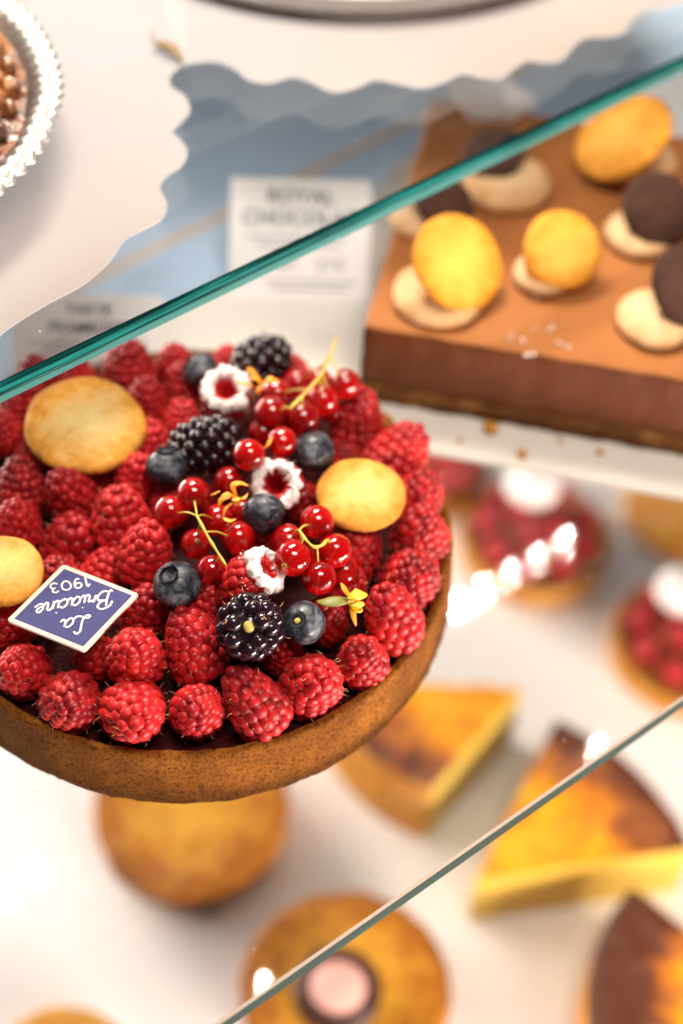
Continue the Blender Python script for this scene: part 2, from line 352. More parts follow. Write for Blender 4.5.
# reflected lamps: a row of small LEDs along the case, above the shelves
def led(px, py, h, label):
    h = 25
    p = at(px, py, 0); d = (p-CAM); q = p + Vector((d.x, d.y, -d.z))*(h/HC)
    root = empty('led_spot', q, label, 'lamp', 'small LED spots above the shelves')
    l = bpy.data.lights.new('led_light', 'POINT'); l.shadow_soft_size = 0.085; l.energy = 560; l.color = (1, .94, .86)
    lo = bpy.data.objects.new('led_light', l); C.objects.link(lo); lo.parent = root; lo.location = (0, 0, -.19)
    mb = MB(); mb.add(ICO3[0]*np.array([0.22, 0.22, 0.02]), ICO3[1]); link('led_lens', mb.mesh('led_lens', M['led']), root)
    mb = MB(); lathe(mb, [(0.30, 0.02), (0.62, 0.05), (0.62, 0.5), (0.02, 0.5)], 24); link('led_housing', mb.mesh('led_housing', M['led_body']), root)
for i, (x, y) in enumerate([(459, 601), (485, 585), (511, 569), (538, 553), (565, 537), (36, 868), (5, 889)]):
    led(x, y, 31, ['first', 'second', 'third', 'fourth', 'fifth', 'sixth', 'seventh'][i]+' small round LED spot of the row mirrored in the glass shelf')
led(264, 980, 31, 'LED spot mirrored beside the shelf edge over the pink topped cake')
led(597, 746, 31, 'LED spot mirrored beside the shelf edge over the cheesecake slice')

# ------------------------------------------------------------------ the large tart
RT, HT = 8.8, 2.8
tart = empty('raspberry_tart', TC, 'large round tart in a brown shortcrust shell with dark red jam under the berries', 'tart')
def wob(p, a):
    k = 0.05*nz((math.cos(a)*2, math.sin(a)*2, p.z*1.2), 1.6) + 0.035*nz((p.x, p.y, p.z), 3.2)+0.030*nz((p.x, p.y, p.z), 7.5)
    n = Vector((p.x, p.y, 0)).normalized()
    return p + n*k + Vector((0, 0, 0.06*nz((p.x, p.y, 3), 1.3)+0.03*nz(p, 6)))
prof = [(0.2, 0.02), (4.5, 0.0), (8.62, 0.0), (8.80, 0.05), (8.88, 0.22)] + [(8.88-0.08*i/8, 0.22+2.15*i/8) for i in range(1, 9)] + \
       [(8.79, 2.50), (8.76, 2.58), (8.70, 2.62), (8.61, 2.63), (8.53, 2.59), (8.47, 2.50), (8.42, 2.3), (8.38, 1.9), (8.3, 1.5)]
mb = MB(); lathe(mb, prof, 400, fn=wob)
link('crust', mb.mesh('tart_crust', M['crust']), tart)
mb = MB(); n = 90; vs = []; fs = []
for i in range(n):
    for j in range(n):
        x = -8.5+17.0*i/(n-1); y = -8.5+17.0*j/(n-1); r = math.hypot(x, y)
        if r > 8.36: x *= 8.36/r; y *= 8.36/r
        vs.append((x, y, 2.02+1.15*max(0, 1-(min(r, 8.36)/7.2)**2)+0.10*nz((x, y, 0), 1.7)+0.04*nz((x, y, 0), 5)))
for i in range(n-1):
    for j in range(n-1):
        q = (i*n+j, (i+1)*n+j, (i+1)*n+j+1, i*n+j+1)
        fs.append(q)
mb.add(vs, fs); link('jam_filling', mb.mesh('jam_filling', M['jam']), tart)

# ------------------------------------------------------------------ berries
def raspberry_mesh(seed, Hh=2.02, Rm=0.83, open_=False):
    rnd = random.Random(seed); mb = MB()
    def prof(t):                                  # t 0 at the tip, 1 at the base
        return (Rm*(0.90-0.0*t))*min(1, math.sin(min(1, t*1.15+0.02)*math.pi/2)**0.50)*(1.0 if t < 0.72 else 1.0-0.20*((t-0.72)/0.28)**2) + 0.0
    z_of = lambda t: Hh/2-0.12 - t*(Hh-0.30)
    ts = []; t = 0.0
    centres = [(Vector((0, 0, z_of(0)+0.02)), Vector((0, 0, 1)), 0.17)]
    # walk along the profile in even arc steps
    N = 400; arc = [0]; pp = [(prof(i/N), z_of(i/N)) for i in range(N+1)]
    for i in range(N): arc.append(arc[-1]+math.hypot(pp[i+1][0]-pp[i][0], pp[i+1][1]-pp[i][1]))
    step = 0.285; k = 1; a0 = rnd.random()*6
    while k*step < arc[-1]:
        i = next(q for q in range(N+1) if arc[q] >= k*step)
        r, z = pp[i]; i2 = min(N, i+6); dr = pp[i2][0]-pp[max(0, i-6)][0]; dz = pp[i2][1]-pp[max(0, i-6)][1]
        nn_ = Vector((-dz, 0, dr)).normalized()
        cnt = max(4, int(round(2*math.pi*r/0.335)))
        for q in range(cnt):
            a = a0+(q+0.5*(k % 2)+rnd.uniform(-.13, .13))*2*math.pi/cnt
            rr = r-.03+rnd.uniform(-.022, .022)
            c_ = Vector((rr*math.cos(a), rr*math.sin(a), z+rnd.uniform(-.035, .035)))
            nv = Vector((nn_.x*math.cos(a), nn_.x*math.sin(a), nn_.z))
            centres.append((c_, nv, rnd.uniform(0.190, 0.222)))
        k += 1
    if open_:                                     # rolled lip round the hollow
        for q in range(13):
            a = q*2*math.pi/13; centres.append((Vector((0.50*Rm/0.8*math.cos(a), 0.50*Rm/0.8*math.sin(a), z_of(1)-0.10)), Vector((0, 0, -1)), 0.19))
    bend = Vector((rnd.uniform(-.08, .08), rnd.uniform(-.08, .08), 0))
    bv = lambda p: p + bend*(p.z*p.z)
    for (c_, nv, rad) in centres:
        q = nv.to_track_quat('Z', 'Y').to_matrix()
        sc = np.array([rad*rnd.uniform(.94, 1.06), rad*rnd.uniform(.94, 1.10), rad*.86])
        v = (ICO3[0]*sc) @ np.array(q).T
        mb.add([bv(Vector(x)+c_) for x in v], ICO3[1])
    # fine hairs
    for (c_, nv, rad) in centres:
        if rnd.random() < 0.34:
            b = c_+nv*rad*.84 + Vector((rnd.uniform(-.05, .05), rnd.uniform(-.05, .05), rnd.uniform(-.05, .05)))
            d = (nv+Vector((rnd.uniform(-.8, .8), rnd.uniform(-.8, .8), rnd.uniform(-.8, .8)))).normalized()
            d2 = (d+Vector((rnd.uniform(-1, 1), rnd.uniform(-1, 1), rnd.uniform(-1, 1)))).normalized()
            L = rnd.uniform(0.08, 0.20)
            tube(mb, [bv(b-d*0.03), bv(b+d*L*0.6), bv(b+d*L*0.6+d2*L*0.5)], [0.008, 0.006, 0.003], 3, 1)
    # inner body
    core = [(max(0.01, p[0]+0.035), p[1]) for p in pp[::25]]
    if open_: core += [(0.34, z_of(1)-0.05), (0.30, z_of(1)+0.25), (0.22, z_of(0.45)), (0.02, z_of(0.35))]
    else: core += [(0.02, z_of(1)-0.02)]
    lathe(mb, core, 24, 2 if open_ else 0, fn=lambda p, a: bv(p))
    return mb.mesh('raspberry_drupelets', [M['rasp'], M['berry_hair'] if seed % 2 else M['pale_hair'], M['rasp'] if open_ else M['rcore']])
RM = [raspberry_mesh(11+i, 2.05+0.12*((i*7) % 3-1), 0.85+0.03*((i*5) % 3-1)) for i in range(7)]
RO = raspberry_mesh(40, 1.75, 0.86, True)
BERRY = 'fruit'
UPW = Vector((0, 0, 1))
# px, py, width px, z of centre, axis (tip direction), label
RL = [
 (22, 668, 57, 3.05, (-.2, -.5, 1), 'red raspberry at the left end of the front rim row, cut by the left border'),
 (70, 698, 64, 3.05, (0, -.6, 1), 'dull dark red raspberry on the front rim below the blue plaque'),
 (134, 706, 64, 3.0, (.1, -.7, 1), 'bright red raspberry on the front rim, third from the left border'),
 (197, 708, 60, 3.0, (-.1, -.5, 1), 'red raspberry on the front rim, fourth from the left border'),
 (252, 699, 62, 3.1, (-.5, .5, 1), 'long red raspberry on the front rim right below the front blackberry', 1.22),
 (313, 680, 62, 3.05, (.1, -.4, 1), 'dark red raspberry on the front rim below the yellow eyed blueberry'),
 (362, 656, 55, 3.0, (-.3, -.2, 1), 'small crimson raspberry on the rim just below the yellow flower'),
 (392, 615, 62, 3.3, (-.1, .2, 1), 'tall raspberry on the rim touching the yellow flower', 1.15),
 (412, 577, 62, 3.1, (.1, .1, 1), 'raspberry on the right rim, next above the tall one by the flower'),
 (419, 536, 62, 3.1, (0, .3, 1), 'bright raspberry on the rightmost rim below the small round biscuit'),
 (420, 494, 50, 3.1, (.3, .2, 1), 'raspberry on the rim at the right end of the small biscuit'),
 (397, 452, 62, 3.2, (.6, .5, .6), 'raspberry lying on its side on the rim just above the small biscuit'),
 (360, 424, 56, 3.8, (0, .3, 1), 'raspberry with a pale tip standing at the right back below the chocolate cake', 1.1),
 (342, 456, 38, 3.1, (0, .2, 1), 'small raspberry between the oval blueberry and the small biscuit'),
 (134, 656, 64, 3.6, (0, -.1, 1), 'round red raspberry to the right of the plaque, in the second row'),
 (194, 643, 57, 3.7, (-.1, .4, 1), 'tall hairy raspberry left of the front blackberry', 1.2),
 (146, 610, 54, 3.5, (.3, 0, 1), 'raspberry peeking out beside the right corner of the plaque'),
 (104, 572, 54, 3.5, (.2, .2, 1), 'half hidden raspberry behind the upper edge of the plaque'),
 (144, 553, 58, 4.0, (.2, .4, 1), 'raspberry just above the largest blueberry', 1.1),
 (70, 543, 64, 3.6, (0, 0, 1), 'wide red raspberry directly above the top corner of the plaque'),
 (120, 517, 62, 4.1, (-.2, .2, 1), 'raspberry in the left middle, left of the currant sprig'),
 (18, 523, 54, 3.7, (0, 0, 1), 'raspberry at the left border just above the cut biscuit'),
 (70, 496, 52, 4.0, (0, .1, 1), 'raspberry below the middle of the large round biscuit', 1.12),
 (20, 487, 52, 3.9, (-.2, .2, 1), 'raspberry at the left border below the large biscuit'),
 (141, 478, 48, 4.1, (0, .2, 1), 'raspberry left of the blueberry with the torn crown'),
 (38, 452, 46, 3.8, (0, 0, 1), 'raspberry tucked below the left end of the large biscuit'),
 (6, 430, 40, 3.9, (0, .2, 1), 'raspberry cut by the left border beside the large biscuit'),
 (24, 398, 50, 3.9, (0, .2, 1), 'raspberry seen partly through the teal glass edge at the far left'),
 (30, 366, 40, 3.2, (0, .2, 1), 'raspberry behind the teal glass edge below the tart price card'),
 (75, 374, 42, 3.4, (0, .2, 1), 'raspberry behind the top of the large biscuit'),
 (128, 365, 56, 3.8, (.1, .5, 1), 'big raspberry at the back right of the large biscuit'),
 (146, 402, 48, 4.1, (.3, .3, 1), 'raspberry touching the right side of the large biscuit', 1.12),
 (175, 361, 42, 3.4, (0, .2, 1), 'raspberry at the back edge left of the round blueberry'),
 (181, 389, 42, 4.0, (0, .2, 1), 'raspberry left of the first sugared raspberry', 1.12),
 (181, 418, 40, 4.2, (0, .2, 1), 'small raspberry above the wide blackberry'),
 (149, 443, 46, 4.2, (0, .1, 1), 'raspberry between large biscuit and torn crown blueberry'),
 (226, 358, 30, 3.3, (0, .2, 1), 'small raspberry at the back between the blueberry and the rear blackberry'),
 (292, 370, 36, 3.5, (0, .2, 1), 'raspberry half hidden behind the right side of the rear blackberry'),
 (354, 549, 62, 3.6, (.3, 0, 1), 'raspberry under the front edge of the small biscuit'),
 (324, 618, 46, 3.4, (0, 0, 1), 'dark raspberry between the yellow eyed blueberry and the flower', 1.15),
 (346, 586, 46, 3.3, (.1, 0, 1), 'raspberry behind the yellow flower below the currants'),
 (100, 478, 46, 3.5, (0, 0, 1), 'dark raspberry below the right front of the large biscuit'),
 (98, 655, 50, 3.1, (0, 0, 1), 'raspberry in shade beneath the lower corner of the plaque'),
 (283, 650, 44, 3.1, (0, 0, 1), 'raspberry in shade between the front blackberry and the rim berries'),
 (165, 500, 42, 3.6, (0, 0, 1), 'raspberry below the torn crown blueberry'),
 (206, 604, 46, 3.5, (0, 0, 1), 'raspberry low between largest blueberry and third sugared raspberry'),
 (8, 618, 54, 3.1, (0, 0, 1), 'dark raspberry left of the plaque below the cut biscuit'),
 (60, 575, 44, 3.2, (0, 0, 1), 'raspberry between the cut biscuit and the plaque'),
 (212, 420, 40, 3.6, (0, 0, 1), 'raspberry below the first sugared raspberry'),
 (220, 500, 46, 3.4, (0, 0, 1), 'dark raspberry between the wide blackberry and the orange flower'),
 (250, 540, 50, 3.4, (0, 0, 1), 'raspberry below the middle blueberry'),
 (300, 500, 50, 3.4, (0, 0, 1), 'raspberry between the second sugared raspberry and the small biscuit'),
]
RP = []
for i, d in enumerate(RL):
    py = d[1]+(3 if d[1] < 380 else 3 if d[1] > 645 else 0); z = d[3]+(.25 if d[1] < 380 else 0)
    p = at(d[0], py, z); RP.append([p.copy(), d[2]/FPX*depth(p)/2, (p-CAM).normalized(), p.copy()])
for it in range(60):                             # settle the pile: berries that would overlap slide apart
    for i in range(len(RP)):
        for j in range(i):
            a, b = RP[i], RP[j]; v = a[0]-b[0]; v2 = Vector((v.x, v.y, v.z*.85)); dd = v2.length; mn = (a[1]+b[1])*.97
            if dd < mn and dd > 1e-4:
                q = v/dd*(mn-dd)*.5; a[0] += q; b[0] -= q
    for r_ in RP:
        off = r_[0]-r_[3]; al = r_[2]*off.dot(r_[2]); side = off-al
        r_[0] = r_[3]+al*.97+side*.72
        r_[0].z = max(r_[0].z, 2.85)
        h = Vector((r_[0].x-TC.x, r_[0].y-TC.y, 0)); lim = 8.62-r_[1]*.72
        if h.length > lim: r_[0].x, r_[0].y = TC.x+h.x*lim/h.length, TC.y+h.y*lim/h.length
for i, d in enumerate(RL):
    w, ax, lab = d[2], d[4], d[5]; rn = random.Random(i); p = RP[i][0]
    o = link('raspberry', RM[i % len(RM)]); o.location = p; s_ = w/FPX*depth(p)/1.73*rn.uniform(.96, 1.05)
    ax = (ax[0]+rn.uniform(-.25, .25), ax[1]+rn.uniform(-.35, .25), ax[2])
    o.rotation_mode = 'QUATERNION'; o.rotation_quaternion = orient(ax, (i*2.399) % 6.28)
    o.scale = (s_*rn.uniform(.97, 1.03), s_*rn.uniform(.97, 1.03), s_*(d[6] if len(d) > 6 else rn.uniform(.88, 1.04)))
    tag(o, lab, 'raspberry', 'raspberries covering the large tart')

# sugared, hollow raspberries: opening upwards
def sugar_ring(seed, cover=1.0):
    mb = MB(); vs = []; fs = []; n, k = 110, 26; rnd = random.Random(seed)
    for i in range(n):
        a = 2*math.pi*i/n
        Rr = 0.62+0.05*nz((math.cos(a)*1.4, math.sin(a)*1.4, seed), 1.5); w = 0.215+0.13*nz((math.cos(a)*2, math.sin(a)*2, seed+5), 2.0)
        for j in range(k):
            b = 2*math.pi*j/k
            p = Vector(((Rr+w*math.cos(b))*math.cos(a), (Rr+w*math.cos(b))*math.sin(a), 0.24*math.sin(b)))
            p += p.normalized()*(0.08*nz(p, 3, seed)+.055*nz(p, 13, seed))+Vector((0, 0, 0.06*nz(p, 4, seed+3)+0.05*nz(p, 16, seed)))
            vs.append(p)
    for i in range(n):
        for j in range(k): fs.append((i*k+j, ((i+1) % n)*k+j, ((i+1) % n)*k+(j+1) % k, i*k+(j+1) % k))
    mb.add(vs, fs)
    for q in range(90):                          # loose crumbs of sugar on the drupelets
        a = rnd.uniform(0, 6.28); r = rnd.uniform(.60, .93); z = -0.04-((r-.6)*1.0)-rnd.uniform(0, .12)
        s = rnd.uniform(.012, .038); mb.add([Vector(x)*s+Vector((r*math.cos(a), r*math.sin(a), z)) for x in ICO2[0]], ICO2[1])
    return mb.mesh('icing_sugar', M['sugar'])
for i, (px, py, w, z, ax, hs, lab) in enumerate([
    (226, 400, 58, 4.6, (.05, -.35, 1), 0.95, 'hollow raspberry with a white sugar ring beside the rear orange petals'),
    (277, 487, 60, 4.6, (-.02, -.75, 1), 0.9, 'hollow raspberry with a round white sugar ring in the centre of the tart'),
    (243, 584, 60, 4.7, (.95, .15, .85), 1.15, 'tilted hollow raspberry with a sugared rim behind the front blackberry')]):
    p = at(px, py, z); s = w/FPX*depth(p)/1.95
    root = empty('sugared_raspberry', p, lab, 'raspberry', 'sugared hollow raspberries on the large tart')
    root.rotation_mode = 'QUATERNION'; root.rotation_quaternion = orient(ax, i*1.3); root.scale = (s, s, s)
    b = link('berry', RO, root); b.rotation_euler = (math.pi, 0, 0); b.scale = (1, 1, hs)
    g = link('sugar_ring', sugar_ring(i+3), root); g.location = (0, 0, 0.84*hs)

# blackberries
def blackberry_mesh(seed, Hh, Rm, step=0.40, core=True):
    rnd = random.Random(seed); mb = MB(); cs = []
    N = int(4*math.pi*((Rm*Rm+Rm*Hh)/3*1.05)/(step*step*.82))
    for k in range(N):                           # drupelets spread evenly over the berry
        zz = 1-2*(k+.5)/N
        if core and zz > .90: continue
        a = k*2.39996; q = math.sqrt(1-zz*zz)
        cs.append((Vector((Rm*q**.9*math.cos(a)+rnd.uniform(-.03, .03), Rm*q**.9*math.sin(a)+rnd.uniform(-.03, .03), Hh/2*zz)), Vector((math.cos(a)*q, math.sin(a)*q, zz)).normalized()))
    for c_, nv in cs:
        rad = step*rnd.uniform(.52, .60); q = nv.to_track_quat('Z', 'Y').to_matrix()
        v = (ICO3[0]*np.array([rad, rad, rad*1.05])) @ np.array(q).T
        mb.add([Vector(x)+c_ for x in v], ICO3[1])
        if rnd.random() < .4:
            b = c_+nv*rad*1.15; d = (nv+Vector((rnd.uniform(-.8, .8), rnd.uniform(-.8, .8), rnd.uniform(-.8, .8)))).normalized()
            tube(mb, [b-d*.04, b+d*.08, b+d*.15+Vector((.03, 0, -.02))], [.012, .010, .004], 3, 2)
    mb.add(ICO4[0]*np.array([Rm*1.0, Rm*1.0, Hh*.49]), ICO4[1])
    if core: mb.add([Vector((x[0]*.19, x[1]*.16, x[2]*.10+Hh/2-.06)) for x in ICO3[0]], ICO3[1], 1)
    return mb.mesh('blackberry_drupelets', [M['black'], M['berry_core'], M['berry_hair']])
for i, (px, py, wpx, z, ax, Hh, Rm, co, lab) in enumerate([
    (262, 360, 0, 4.7, (1, .25, .25), 1.75, .66, False, 'blackberry at the very back of the tart above the orange petals'),
    (206, 445, 0, 5.0, (1, .3, .15), 2.15, .74, False, 'wide glossy blackberry lying left of the middle between blueberry and currants'),
    (250, 627, 0, 4.9, (.0, -.75, 1), 1.6, .80, True, 'blackberry with a yellow core facing up near the front rim')]):
    o = link('blackberry', blackberry_mesh(i+1, Hh, Rm, .43 if i != 2 else .50, co)); o.location = at(px, py, z)
    o.rotation_mode = 'QUATERNION'; o.rotation_quaternion = orient(ax, i)
    tag(o, lab, 'blackberry', 'blackberries on the large tart')

# blueberries
def blueberry(px, py, w, z, ax, lab, i, eye=False, ovl=1.0):
    p = at(px, py, z); s = w/2/FPX*depth(p)
    root = empty('blueberry', p, lab, 'blueberry', 'blueberries on the large tart')
    root.rotation_mode = 'QUATERNION'; root.rotation_quaternion = orient(ax, i*1.1); root.scale = (s, s, s*ovl)
    v = []
    for x in ICO5[0]:
        q = Vector(x); r = math.hypot(q.x, q.y); d = 1+0.025*nz(q, 1.5, i*3)
        if q.z > 0 and r < .42: d -= 0.16*(1-(r/.42)**2)
        v.append(q*d*Vector((1, 1, .90)).x if False else Vector((q.x*d, q.y*d, q.z*d*.92)))
    mb = MB(); mb.add(v, ICO5[1]); link('skin', mb.mesh('blueberry_skin', M['blue']), root)
    mb = MB(); rnd = random.Random(i)
    for k in range(26):                          # torn crown
        a = 2*math.pi*k/26; h = .10+.10*abs(math.sin(a*2.5+i))*rnd.uniform(.6, 1.2)
        pts = [Vector((.33*math.cos(a), .33*math.sin(a), .78)), Vector((.38*math.cos(a), .38*math.sin(a), .84+h*.4)), Vector((.42*math.cos(a), .42*math.sin(a), .84+h))]
        tube(mb, pts, [.05, .045, .015], 5, 0)
    if eye:
        mb2 = MB(); mb2.add([Vector((x[0]*.13, x[1]*.16, x[2]*.10+.82)) for x in ICO3[0]], ICO3[1]); link('eye', mb2.mesh('blueberry_eye', M['berry_core']), root)
        mb = MB(); lathe(mb, [(.26, .83), (.31, .86), (.36, .84)], 28)
    else:
        mb.add([Vector((x[0]*.30, x[1]*.26, .755+x[2]*.03+.02*nz(x, 3))) for x in ICO3[0]], ICO3[1])
    link('crown', mb.mesh('blueberry_crown', M['dark_crown']), root)
blueberry(201, 371, 36, 4.9, (-.7, .2, .4), 'plain blueberry at the back left of the rear blackberry', 1, ovl=.98)
blueberry(166, 468, 42, 5.0, (0, .45, 1), 'blueberry with a torn crown left of the wide blackberry', 2)
blueberry(264, 513, 43, 5.3, (.1, -.3, -.8), 'dark blueberry below the sugared raspberry in the centre', 3)
blueberry(177, 585, 49, 5.0, (-.35, -.15, 1), 'largest blueberry, grey bloomed, right of the plaque', 4)
blueberry(304, 623, 44, 4.5, (-.45, -.6, 1), 'blueberry with a yellow eye beside the front blackberry', 5, True)
blueberry(314, 452, 41, 5.0, (.3, .8, -.3), 'oval dark blueberry between the currants and the small biscuit', 6, ovl=1.15)

# currants
def currant_mesh(seed):
    mb = MB(); mb.add([Vector(x)*(1+0.015*nz(x, 1.3, seed)) for x in ICO4[0]], ICO4[1])
    rnd = random.Random(seed)
    mb.add([Vector((x[0]*.13, x[1]*.13, -0.99+x[2]*.07)) for x in ICO2[0]], ICO2[1], 1)
    for k in range(6):
        a = k*1.05; tube(mb, [Vector((.07*math.cos(a), .07*math.sin(a), -1.0)), Vector((.14*math.cos(a), .14*math.sin(a), -1.10)), Vector((.08*math.cos(a+.6), .08*math.sin(a+.6), -1.22))], [.05, .04, .015], 4, 1)
    return mb.mesh('currant_skin', [M['currant'], M['dry_calyx']])
CM = [currant_mesh(i) for i in range(4)]
def currant(px, py, w, z, ax, i, parent=None, label=None):
    p = at(px, py, z); s = w/2/FPX*depth(p)
    if parent: o = link('currant', CM[i % 4], parent); o.location = p-parent.location
    else: o = link('redcurrant', CM[i % 4]); o.location = p; tag(o, label, 'redcurrant', 'loose redcurrants on the large tart')
    o.rotation_mode = 'QUATERNION'; o.rotation_quaternion = orient(ax, i); o.scale = (s, s, s)
    return p
def sprig(stem, berries, label):
    base = at(*stem[0]); root = empty('redcurrant_sprig', base, label, 'redcurrants', 'redcurrant sprigs on the large tart')
    sp = smooth_line([at(*q) for q in stem], 6); L = len(sp)
    mb = MB(); tube(mb, [q-base for q in sp], [.040+.020*math.sin(3*i/L*3.14)**2 for i in range(L)], 8)
    for i, (px, py, w, z, ax) in enumerate(berries):
        p = currant(px, py, w, z, ax, i, root); s = w/2/FPX*depth(p)
        q = min(sp, key=lambda t: (t-p).length)
        d = (q-p); e = p+d.normalized()*s*0.92
        if d.length < 2.6:
            mid = (q+e)/2+Vector((0, 0, .10)); tube(mb, [t-base for t in smooth_line([q, mid, e], 4)], .032, 6)
    link('stem', mb.mesh('currant_stem', M['stem']), root)
D = (0, .2, 1)
sprig([(337, 336, 6.9), (325, 368, 6.5), (308, 390, 6.3), (290, 408, 6.2)],
      [(345, 384, 31, 5.2, (.2, .5, 1)), (322, 400, 33, 5.1, (.3, .2, 1)), (302, 418, 35, 5.2, (0, .1, 1)), (310, 398, 28, 4.5, D), (271, 413, 35, 5.4, (-.6, 1.2, .4)),
       (276, 394, 32, 5.0, (0, .3, 1)), (318, 380, 26, 4.6, D), (297, 383, 30, 4.6, D), (331, 410, 26, 4.2, D), (283, 425, 30, 4.4, D)],
      'rear bunch of redcurrants with a long yellow stalk pointing up at the cake')
sprig([(197, 516, 6.2), (207, 535, 6.1), (216, 550, 6.0), (226, 566, 5.8)],
      [(193, 494, 34, 5.6, (0, .6, 1)), (170, 512, 34, 5.3, (0, .4, 1)), (196, 544, 31, 5.0, (-.2, .6, -1)), (211, 570, 31, 5.1, (.2, .3, 1)), (238, 538, 35, 5.0, (.3, .3, 1)), (217, 520, 33, 4.7, D)],
      'left bunch of redcurrants on a yellow stem above the largest blueberry')
sprig([(299, 530, 5.9), (306, 540, 6.0), (314, 547, 5.9), (322, 545, 5.9), (327, 540, 5.8)],
      [(317, 522, 35, 5.3, (0, .6, 1)), (335, 551, 35, 5.1, (.3, .2, 1)), (293, 558, 38, 5.4, (.35, .75, -.35)), (319, 578, 35, 4.9, (.1, .4, 1)), (288, 541, 35, 4.9, (.1, .9, -.1)), (305, 560, 28, 4.5, D)],
      'right bunch of redcurrants on a forked stem below the small biscuit')
for i, (px, py, w, z, ax, lab) in enumerate([
    (249, 455, 33, 5.9, (.1, .4, 1), 'bright loose redcurrant at the right end of the wide blackberry'),
    (282, 442, 31, 5.4, (0, .4, 1), 'loose redcurrant left of the oval blueberry'),
    (229, 481, 30, 5.0, (0, .2, 1), 'loose redcurrant just above the orange flower'),
    (262, 432, 28, 4.8, (0, .2, 1), 'loose redcurrant under the rear bunch, above the bright one'),
    (345, 572, 30, 4.3, (0, .2, 1), 'loose redcurrant low at the right behind the yellow flower'),
    (243, 512, 28, 4.6, (0, .2, 1), 'loose redcurrant left of the central blueberry')]):
    currant(px, py, w, z, ax, i+2, None, lab)

# petals
def petal(mb, pts, w, mi=0):
    """a thin curling petal along pts, widest in the middle"""
    sp = smooth_line(pts, 5); L = len(sp)
    tube(mb, sp, [max(.012, w*math.sin(math.pi*(.12+.85*i/(L-1)))**.8) for i in range(L)], 8, mi, 0.22)
def flower(name, label, base, petals, extra=None):
    b = at(*base); root = empty(name, b, label, 'flower')
    for pts, w in petals:
        mb = MB(); petal(mb, [at(*q)-b for q in pts], w); link('petal', mb.mesh('petal', M['petal']), root)
    return root, b
flower('orange_blossom', 'small orange petals at the back, between sugared raspberry and blackberry', (262, 384, 5.9),
    [([(262, 384, 5.9), (255, 378, 6.1), (248, 380, 6.0)], .09), ([(262, 384, 5.9), (270, 379, 6.2), (279, 381, 6.0)], .16), ([(262, 384, 5.9), (251, 371, 6.2), (247, 368, 6.3)], .12),
     ([(262, 384, 5.9), (258, 391, 5.8), (259, 396, 5.6)], .09), ([(254, 386, 5.9), (243, 383, 6.0), (236, 381, 5.9)], .08)])
flower('orange_blossom', 'wilted orange flower with curled petals left of the central blueberry', (237, 498, 5.9),
    [([(237, 498, 5.9), (233, 486, 6.3), (240, 483, 6.3), (249, 486, 6.2)], .10), ([(237, 498, 5.9), (228, 494, 6.2), (220, 497, 6.1)], .09), ([(231, 497, 6.0), (222, 499, 6.0), (218, 507, 5.8)], .10),
     ([(237, 500, 5.9), (226, 508, 5.9), (223, 518, 5.7)], .05), ([(223, 518, 5.7), (230, 521, 5.7), (236, 519, 5.8)], .08), ([(237, 498, 5.9), (244, 498, 6.0), (248, 493, 6.0)], .06),
     ([(236, 496, 6.0), (235, 501, 6.0), (239, 505, 5.9)], .10), ([(232, 499, 6.0), (240, 500, 6.1)], .12), ([(220, 491, 6.0), (214, 494, 5.9), (210, 495, 5.8)], .04)])
rootf, bf = flower('orange_blossom', 'yellow flower with a green sepal among the raspberries at the right', (352, 601, 4.9),
    [([(352, 604, 4.7), (353, 614, 4.5), (356, 626, 4.2)], .10), ([(350, 596, 5.0), (345, 590, 5.2), (341, 583, 5.3)], .10)])
for pts, w in [([(348, 597, 5.2), (357, 594, 5.4), (367, 594, 5.2)], .24), ([(351, 604, 5.0), (358, 603, 5.3), (362, 601, 5.1)], .20), ([(350, 600, 5.0), (357, 609, 5.0), (361, 607, 4.8)], .17)]:
    mb = MB(); petal(mb, [at(*q)-bf for q in pts], w); link('petal', mb.mesh('petal', M['petaly']), rootf)
mb = MB(); petal(mb, [at(*q)-bf for q in [(350, 600, 4.9), (338, 601, 5.0), (326, 602, 5.0), (317, 601, 4.9)]], .20)
link('sepal', mb.mesh('sepal', M['sepal']), rootf)
flower('orange_blossom', 'tiny orange petal tip beside the loose redcurrant in the middle', (265, 448, 5.9), [([(263, 450, 5.8), (268, 444, 6.1), (272, 437, 6.2)], .07)])

